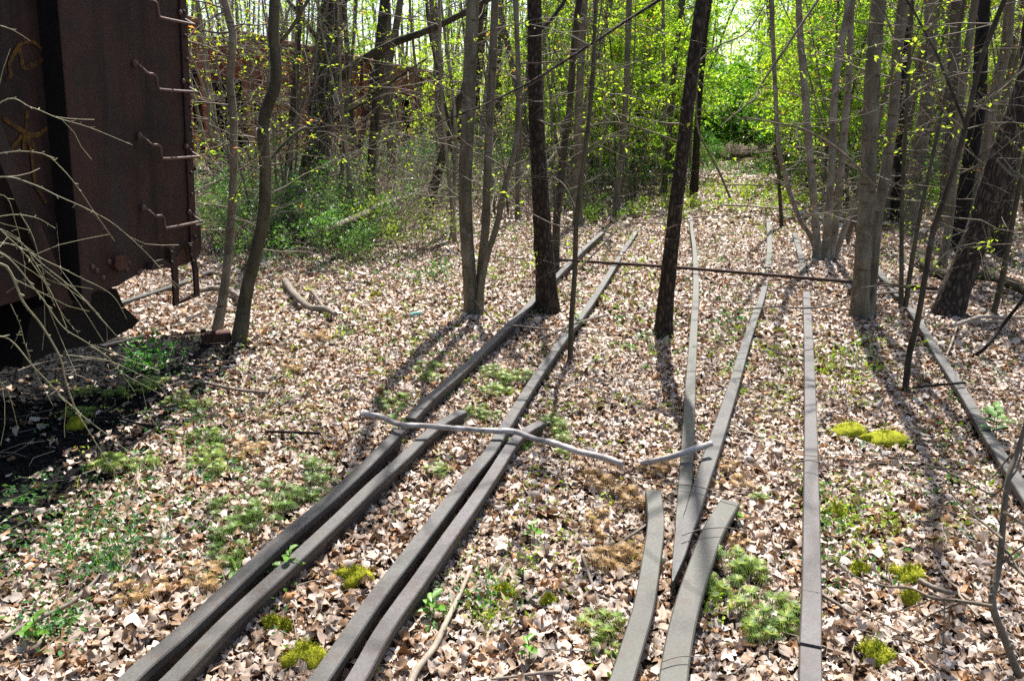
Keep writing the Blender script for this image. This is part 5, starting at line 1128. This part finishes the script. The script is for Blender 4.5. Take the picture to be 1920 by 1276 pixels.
seedling(546, 1092, 1.0, 'glossy green seedling growing by the second rail near the bottom', .02)
seedling(440, 1128, .9, 'feathery green seedling between the two leftmost rails', .0)
seedling(746, 822, 1.2, 'bright seedling standing at the joint of the leftmost rail', .02)
seedling(1083, 622, 1.3, 'yellow green seedling at the foot of the very thin sapling')
seedling(1378, 985, .7, 'bright seedling beside the tip of the right wing rail')
seedling(812, 1168, .9, 'pale green seedling by the half rotten pale stick')
seedling(990, 1245, .8, 'green seedling in the near litter at the bottom edge')
seedling(1862, 830, 1.6, 'bright green seedling climbing over the mossy rail')
seedling(1860, 806, 1.2, 'smaller green seedling just above the one on the mossy rail')
seedling(1000, 1018, .8, 'single upright green seedling in the middle litter')
seedling(70, 1215, 1.0, 'curly dark green seedling at the lower left edge')

# scattered low greens and grass: one mass
ug = np.random.default_rng(66); um = MB()
def patch_green(u, v, ru, rv, n, pal, sz, h=.06):
    for q in range(n):
        uu = u + ru * ug.standard_normal(); vv = max(300, v + rv * ug.standard_normal()); b = gnd(uu, vv)
        m = int(ug.integers(4, 9)); P = b + ug.standard_normal((m, 3)) * (.03, .03, 0) + np.stack([np.zeros(m), np.zeros(m), ug.uniform(.02, h, m)], -1)
        leaf_quads(um, P, sz, ug, 0, pal, flat=.4, asp=.45)
def blades(u, v, ru, rv, n, h, pal):
    for q in range(n):
        b = gnd(u + ru * ug.standard_normal(), max(305, v + rv * ug.standard_normal())); d = ug.standard_normal(2) * .35; hh = h * ug.uniform(.5, 1.3); w_ = .0022 * max(1, h / .1)
        c = np.array(pal[int(ug.integers(0, len(pal)))]) * ug.uniform(.7, 1.2)
        um.add([b + (-w_, 0, 0), b + (w_, 0, 0), b + (d[0] * hh * .4 + w_ * .6, d[1] * hh * .4, hh * .6), b + (d[0] * hh * .4 - w_ * .6, d[1] * hh * .4, hh * .6), b + (d[0] * hh, d[1] * hh, hh)], [[0, 1, 2], [0, 2, 3], [3, 2, 4]], 0, c, smooth=False)
BG = [(0.05, 0.17, 0.07), (0.08, 0.22, 0.08), (0.11, 0.25, 0.07), (0.15, 0.27, 0.07)]
for u, v, ru, rv, n in [(700, 760, 300, 90, 90), (1100, 620, 260, 80, 90), (1450, 760, 160, 120, 80), (1700, 900, 120, 120, 60), (1000, 950, 120, 120, 50), (300, 950, 160, 80, 80), (480, 700, 120, 60, 60), (90, 1050, 70, 40, 60), (190, 1045, 50, 30, 45), (250, 990, 60, 25, 45), (60, 960, 40, 30, 25), (110, 1190, 40, 25, 35), (300, 880, 120, 40, 50), (420, 800, 80, 30, 40), (390, 830, 25, 20, 30), (540, 770, 60, 30, 30),
                       (700, 620, 140, 40, 60), (620, 520, 120, 40, 70), (720, 500, 120, 30, 70), (900, 470, 100, 25, 70), (990, 490, 60, 25, 60), (1120, 450, 60, 25, 50), (1180, 520, 40, 40, 50), (1200, 600, 40, 40, 40), (1370, 620, 30, 60, 45), (1350, 480, 60, 30, 50),
                       (1460, 680, 40, 60, 40), (1590, 680, 40, 40, 40), (1600, 980, 40, 40, 35), (1660, 1000, 60, 50, 35), (1550, 1010, 25, 40, 25), (1800, 700, 80, 60, 40), (1880, 480, 60, 30, 60), (1700, 500, 60, 20, 40), (1400, 420, 60, 20, 80),
                       (1350, 365, 50, 16, 70), (1440, 360, 50, 14, 70), (1480, 380, 40, 14, 50), (1390, 322, 60, 7, 90), (1230, 390, 80, 14, 90), (1000, 430, 100, 14, 90), (860, 420, 80, 14, 90), (640, 470, 60, 20, 80), (470, 500, 60, 25, 50), (420, 440, 30, 30, 40),
                       (900, 1120, 60, 40, 30), (910, 1165, 18, 12, 14), (480, 1110, 40, 40, 12), (760, 640, 80, 50, 30), (850, 740, 60, 40, 25), (1800, 880, 60, 80, 25), (1340, 1150, 15, 25, 16), (1060, 560, 60, 20, 25), (1100, 700, 40, 60, 20)]:
    far_ = v < 420
    patch_green(u, v, ru, rv, n, BG if u < 500 or ug.random() < .45 else YGREEN, .10 if far_ else .036 if v < 700 else .024, .18 if far_ else .06)
for u, v, ru, rv, n, h in [(1360, 360, 50, 16, 90, .2), (1390, 318, 60, 6, 160, .4), (900, 1080, 40, 50, 50, .07), (930, 1110, 14, 14, 24, .06), (1640, 1225, 12, 8, 20, .07), (210, 1030, 30, 30, 40, .09), (130, 1010, 25, 40, 30, .09), (1570, 1070, 60, 50, 30, .07), (1480, 690, 40, 60, 40, .09), (1620, 680, 40, 30, 60, .12), (850, 1010, 12, 30, 20, .08), (440, 1060, 10, 14, 14, .09), (720, 900, 10, 14, 10, .06), (1215, 1010, 20, 40, 16, .06)]:
    blades(u, v, ru, rv, n, h, BG + GREEN)
tag(um.build('low_greens', [MT['shrubleaf']]), 'scattered small green shoots and grass coming through the dead leaves', 'greens', kind='stuff')

# brushy floor of the deeper woods
bm = MB(); bgn = np.random.default_rng(71)
for q in range(5200):
    y = math.sqrt(bgn.uniform(14.5 ** 2, 46 ** 2)); u = bgn.uniform(330, 2050); x = (u - 960) / math.hypot(F, 403) * y
    if abs(x - PATHX(y)) < 1.9 and y < 60: continue
    if 10.0 < x * NL[0] + y * NL[1] < 13.6: continue
    z = float(ground_z(x, y)); h = bgn.uniform(.25, 1.1); d = bgn.normal(0, .35, 2)
    P = np.array([[x, y, z - .02], [x + d[0] * h * .5, y + d[1] * h * .5, z + h * .6], [x + d[0] * h * 1.3, y + d[1] * h * 1.3, z + h]])
    bm.tube(P, [.007, .005, .002], 3, 0, cap=False)
    if bgn.random() < .6:
        m = int(bgn.integers(3, 12)); Q = P[1] + (P[2] - P[1]) * bgn.random((m, 1)) + .12 * bgn.standard_normal((m, 3)); Q[:, 2] = np.maximum(Q[:, 2], z + .03)
        leaf_quads(bm, Q, .075, bgn, 1, [(0.05, 0.13, 0.03), (0.09, 0.20, 0.04), (0.14, 0.26, 0.05), (0.12, 0.09, 0.04)])
for q in range(1500):
    y = math.sqrt(bgn.uniform(50 ** 2, 115 ** 2)); x = PATHX(y) + bgn.uniform(-7, 7); z = float(ground_z(x, y)); m = 10
    leaf_quads(bm, np.array([x, y, z + .05]) + np.abs(bgn.standard_normal((m, 3))) * (.5, .5, .55), .22, bgn, 1, [(0.07, 0.18, 0.03), (0.11, 0.24, 0.04), (0.15, 0.29, 0.05)])
tag(bm.build('undergrowth', [MT['twig'], MT['shrubleaf']]), 'low brushy undergrowth of stems and leaves covering the floor of the deeper woods', 'undergrowth', kind='stuff')

# fine twigs and bark crumbs mixed into the litter: one mass
tw = MB(); tg = np.random.default_rng(91)
for q in range(2600):
    a = tg.uniform(-.7, .7); r = math.sqrt(tg.uniform(2.6, 150)); x = r * math.sin(a); y = r * math.cos(a); L = tg.uniform(.05, .28); b = tg.uniform(0, 6.28); z = float(ground_z(x, y)) + tg.uniform(.012, .03)
    d = np.array([math.cos(b), math.sin(b), 0]); s_ = np.array([-d[1], d[0], 0]) * tg.normal(0, .12); c0_ = np.array([x, y, z])
    tw.tube([c0_, c0_ + d * L * .5 + s_ * L + (0, 0, tg.uniform(0, .012)), c0_ + d * L], [tg.uniform(.0015, .0035), .002, .001], 4, int(tg.random() < .35), cap=False)
tag(tw.build('twig_litter', [MT['deadwood'], MT['paletwig']]), 'fine dry twigs mixed into the dead leaves', 'twigs', kind='stuff')

# odd bits of debris
MT['greenglass'] = plain('green_plastic', (0.22, 0.45, 0.36), 0.3, 0.5, 0.1, 10)
mb = MB(); b = gnd(770, 596)
mb.tube([(0, 0, .02), (.035, .01, .03), (.075, .01, .04), (.09, .012, .042)], [.024, .026, .023, .009], 12); mb.tube([(.09, .012, .042), (.105, .013, .044)], .011, 10)
tag(mb.build('plastic_bottle', [MT['greenglass']], loc=b), 'crumpled sea green plastic bottle on the litter left of the three stemmed tree', 'bottle')
mb = MB(); b = gnd(404, 642); mb.box((-.10, -.05, -.02), (.12, .05, .09), bev=.01); mb.box((-.02, -.058, -.02), (.01, -.0505, .11), bev=.003); mb.tube([(-.08, 0, .09), (-.08, 0, .12)], .02, 8)
o = mb.build('rail_joint_block', [MT['rustedge']], loc=b); o.rotation_euler = (0, 0, .35); tag(o, 'rusty iron block at the foot of the slim mottled sapling', 'iron block')
# ================================================================ CAMERA, SUN, SKY
cam = bpy.data.cameras.new('camera'); co_ = bpy.data.objects.new('camera', cam); COL.objects.link(co_)
co_.location = (0, 0, CH); co_.rotation_euler = (math.pi / 2 - TAU, 0, 0)
cam.sensor_width = 36; cam.lens = F * 36 / 1920; cam.clip_end = 1000; cam.clip_start = .05
SC.camera = co_
AZ = math.atan(380 / math.hypot(F, 403)); EL = math.radians(57)
sl = bpy.data.lights.new('sun', 'SUN'); sl.energy = 5.0; sl.angle = math.radians(.53); sl.color = (1, .96, .91)
so = bpy.data.objects.new('sun', sl); COL.objects.link(so)
sd = Vector((math.sin(AZ) * math.cos(EL), math.cos(AZ) * math.cos(EL), math.sin(EL)))
so.rotation_euler = sd.to_track_quat('Z', 'Y').to_euler(); so.location = (0, 0, 30)
wd = bpy.data.worlds.new('World'); SC.world = wd; wd.use_nodes = True
t = wd.node_tree; bg = t.nodes['Background']; sk = t.nodes.new('ShaderNodeTexSky'); sk.sky_type = 'NISHITA'; sk.sun_disc = False
sk.sun_elevation = EL; sk.sun_rotation = AZ; sk.dust_density = 2.5; sk.air_density = 1.0
t.links.new(sk.outputs[0], bg.inputs[0]); bg.inputs[1].default_value = 0.10
SC.view_settings.view_transform = 'Standard'; SC.view_settings.look = 'None'; SC.view_settings.exposure = 1.27; SC.view_settings.gamma = 1
SC.render.engine = 'CYCLES'
cy = SC.cycles; cy.max_bounces = 6; cy.diffuse_bounces = 4; cy.glossy_bounces = 2; cy.transmission_bounces = 3; cy.transparent_max_bounces = 4
cy.use_denoising = False; cy.use_adaptive_sampling = True; cy.adaptive_threshold = .02
cy.sample_clamp_indirect = 4
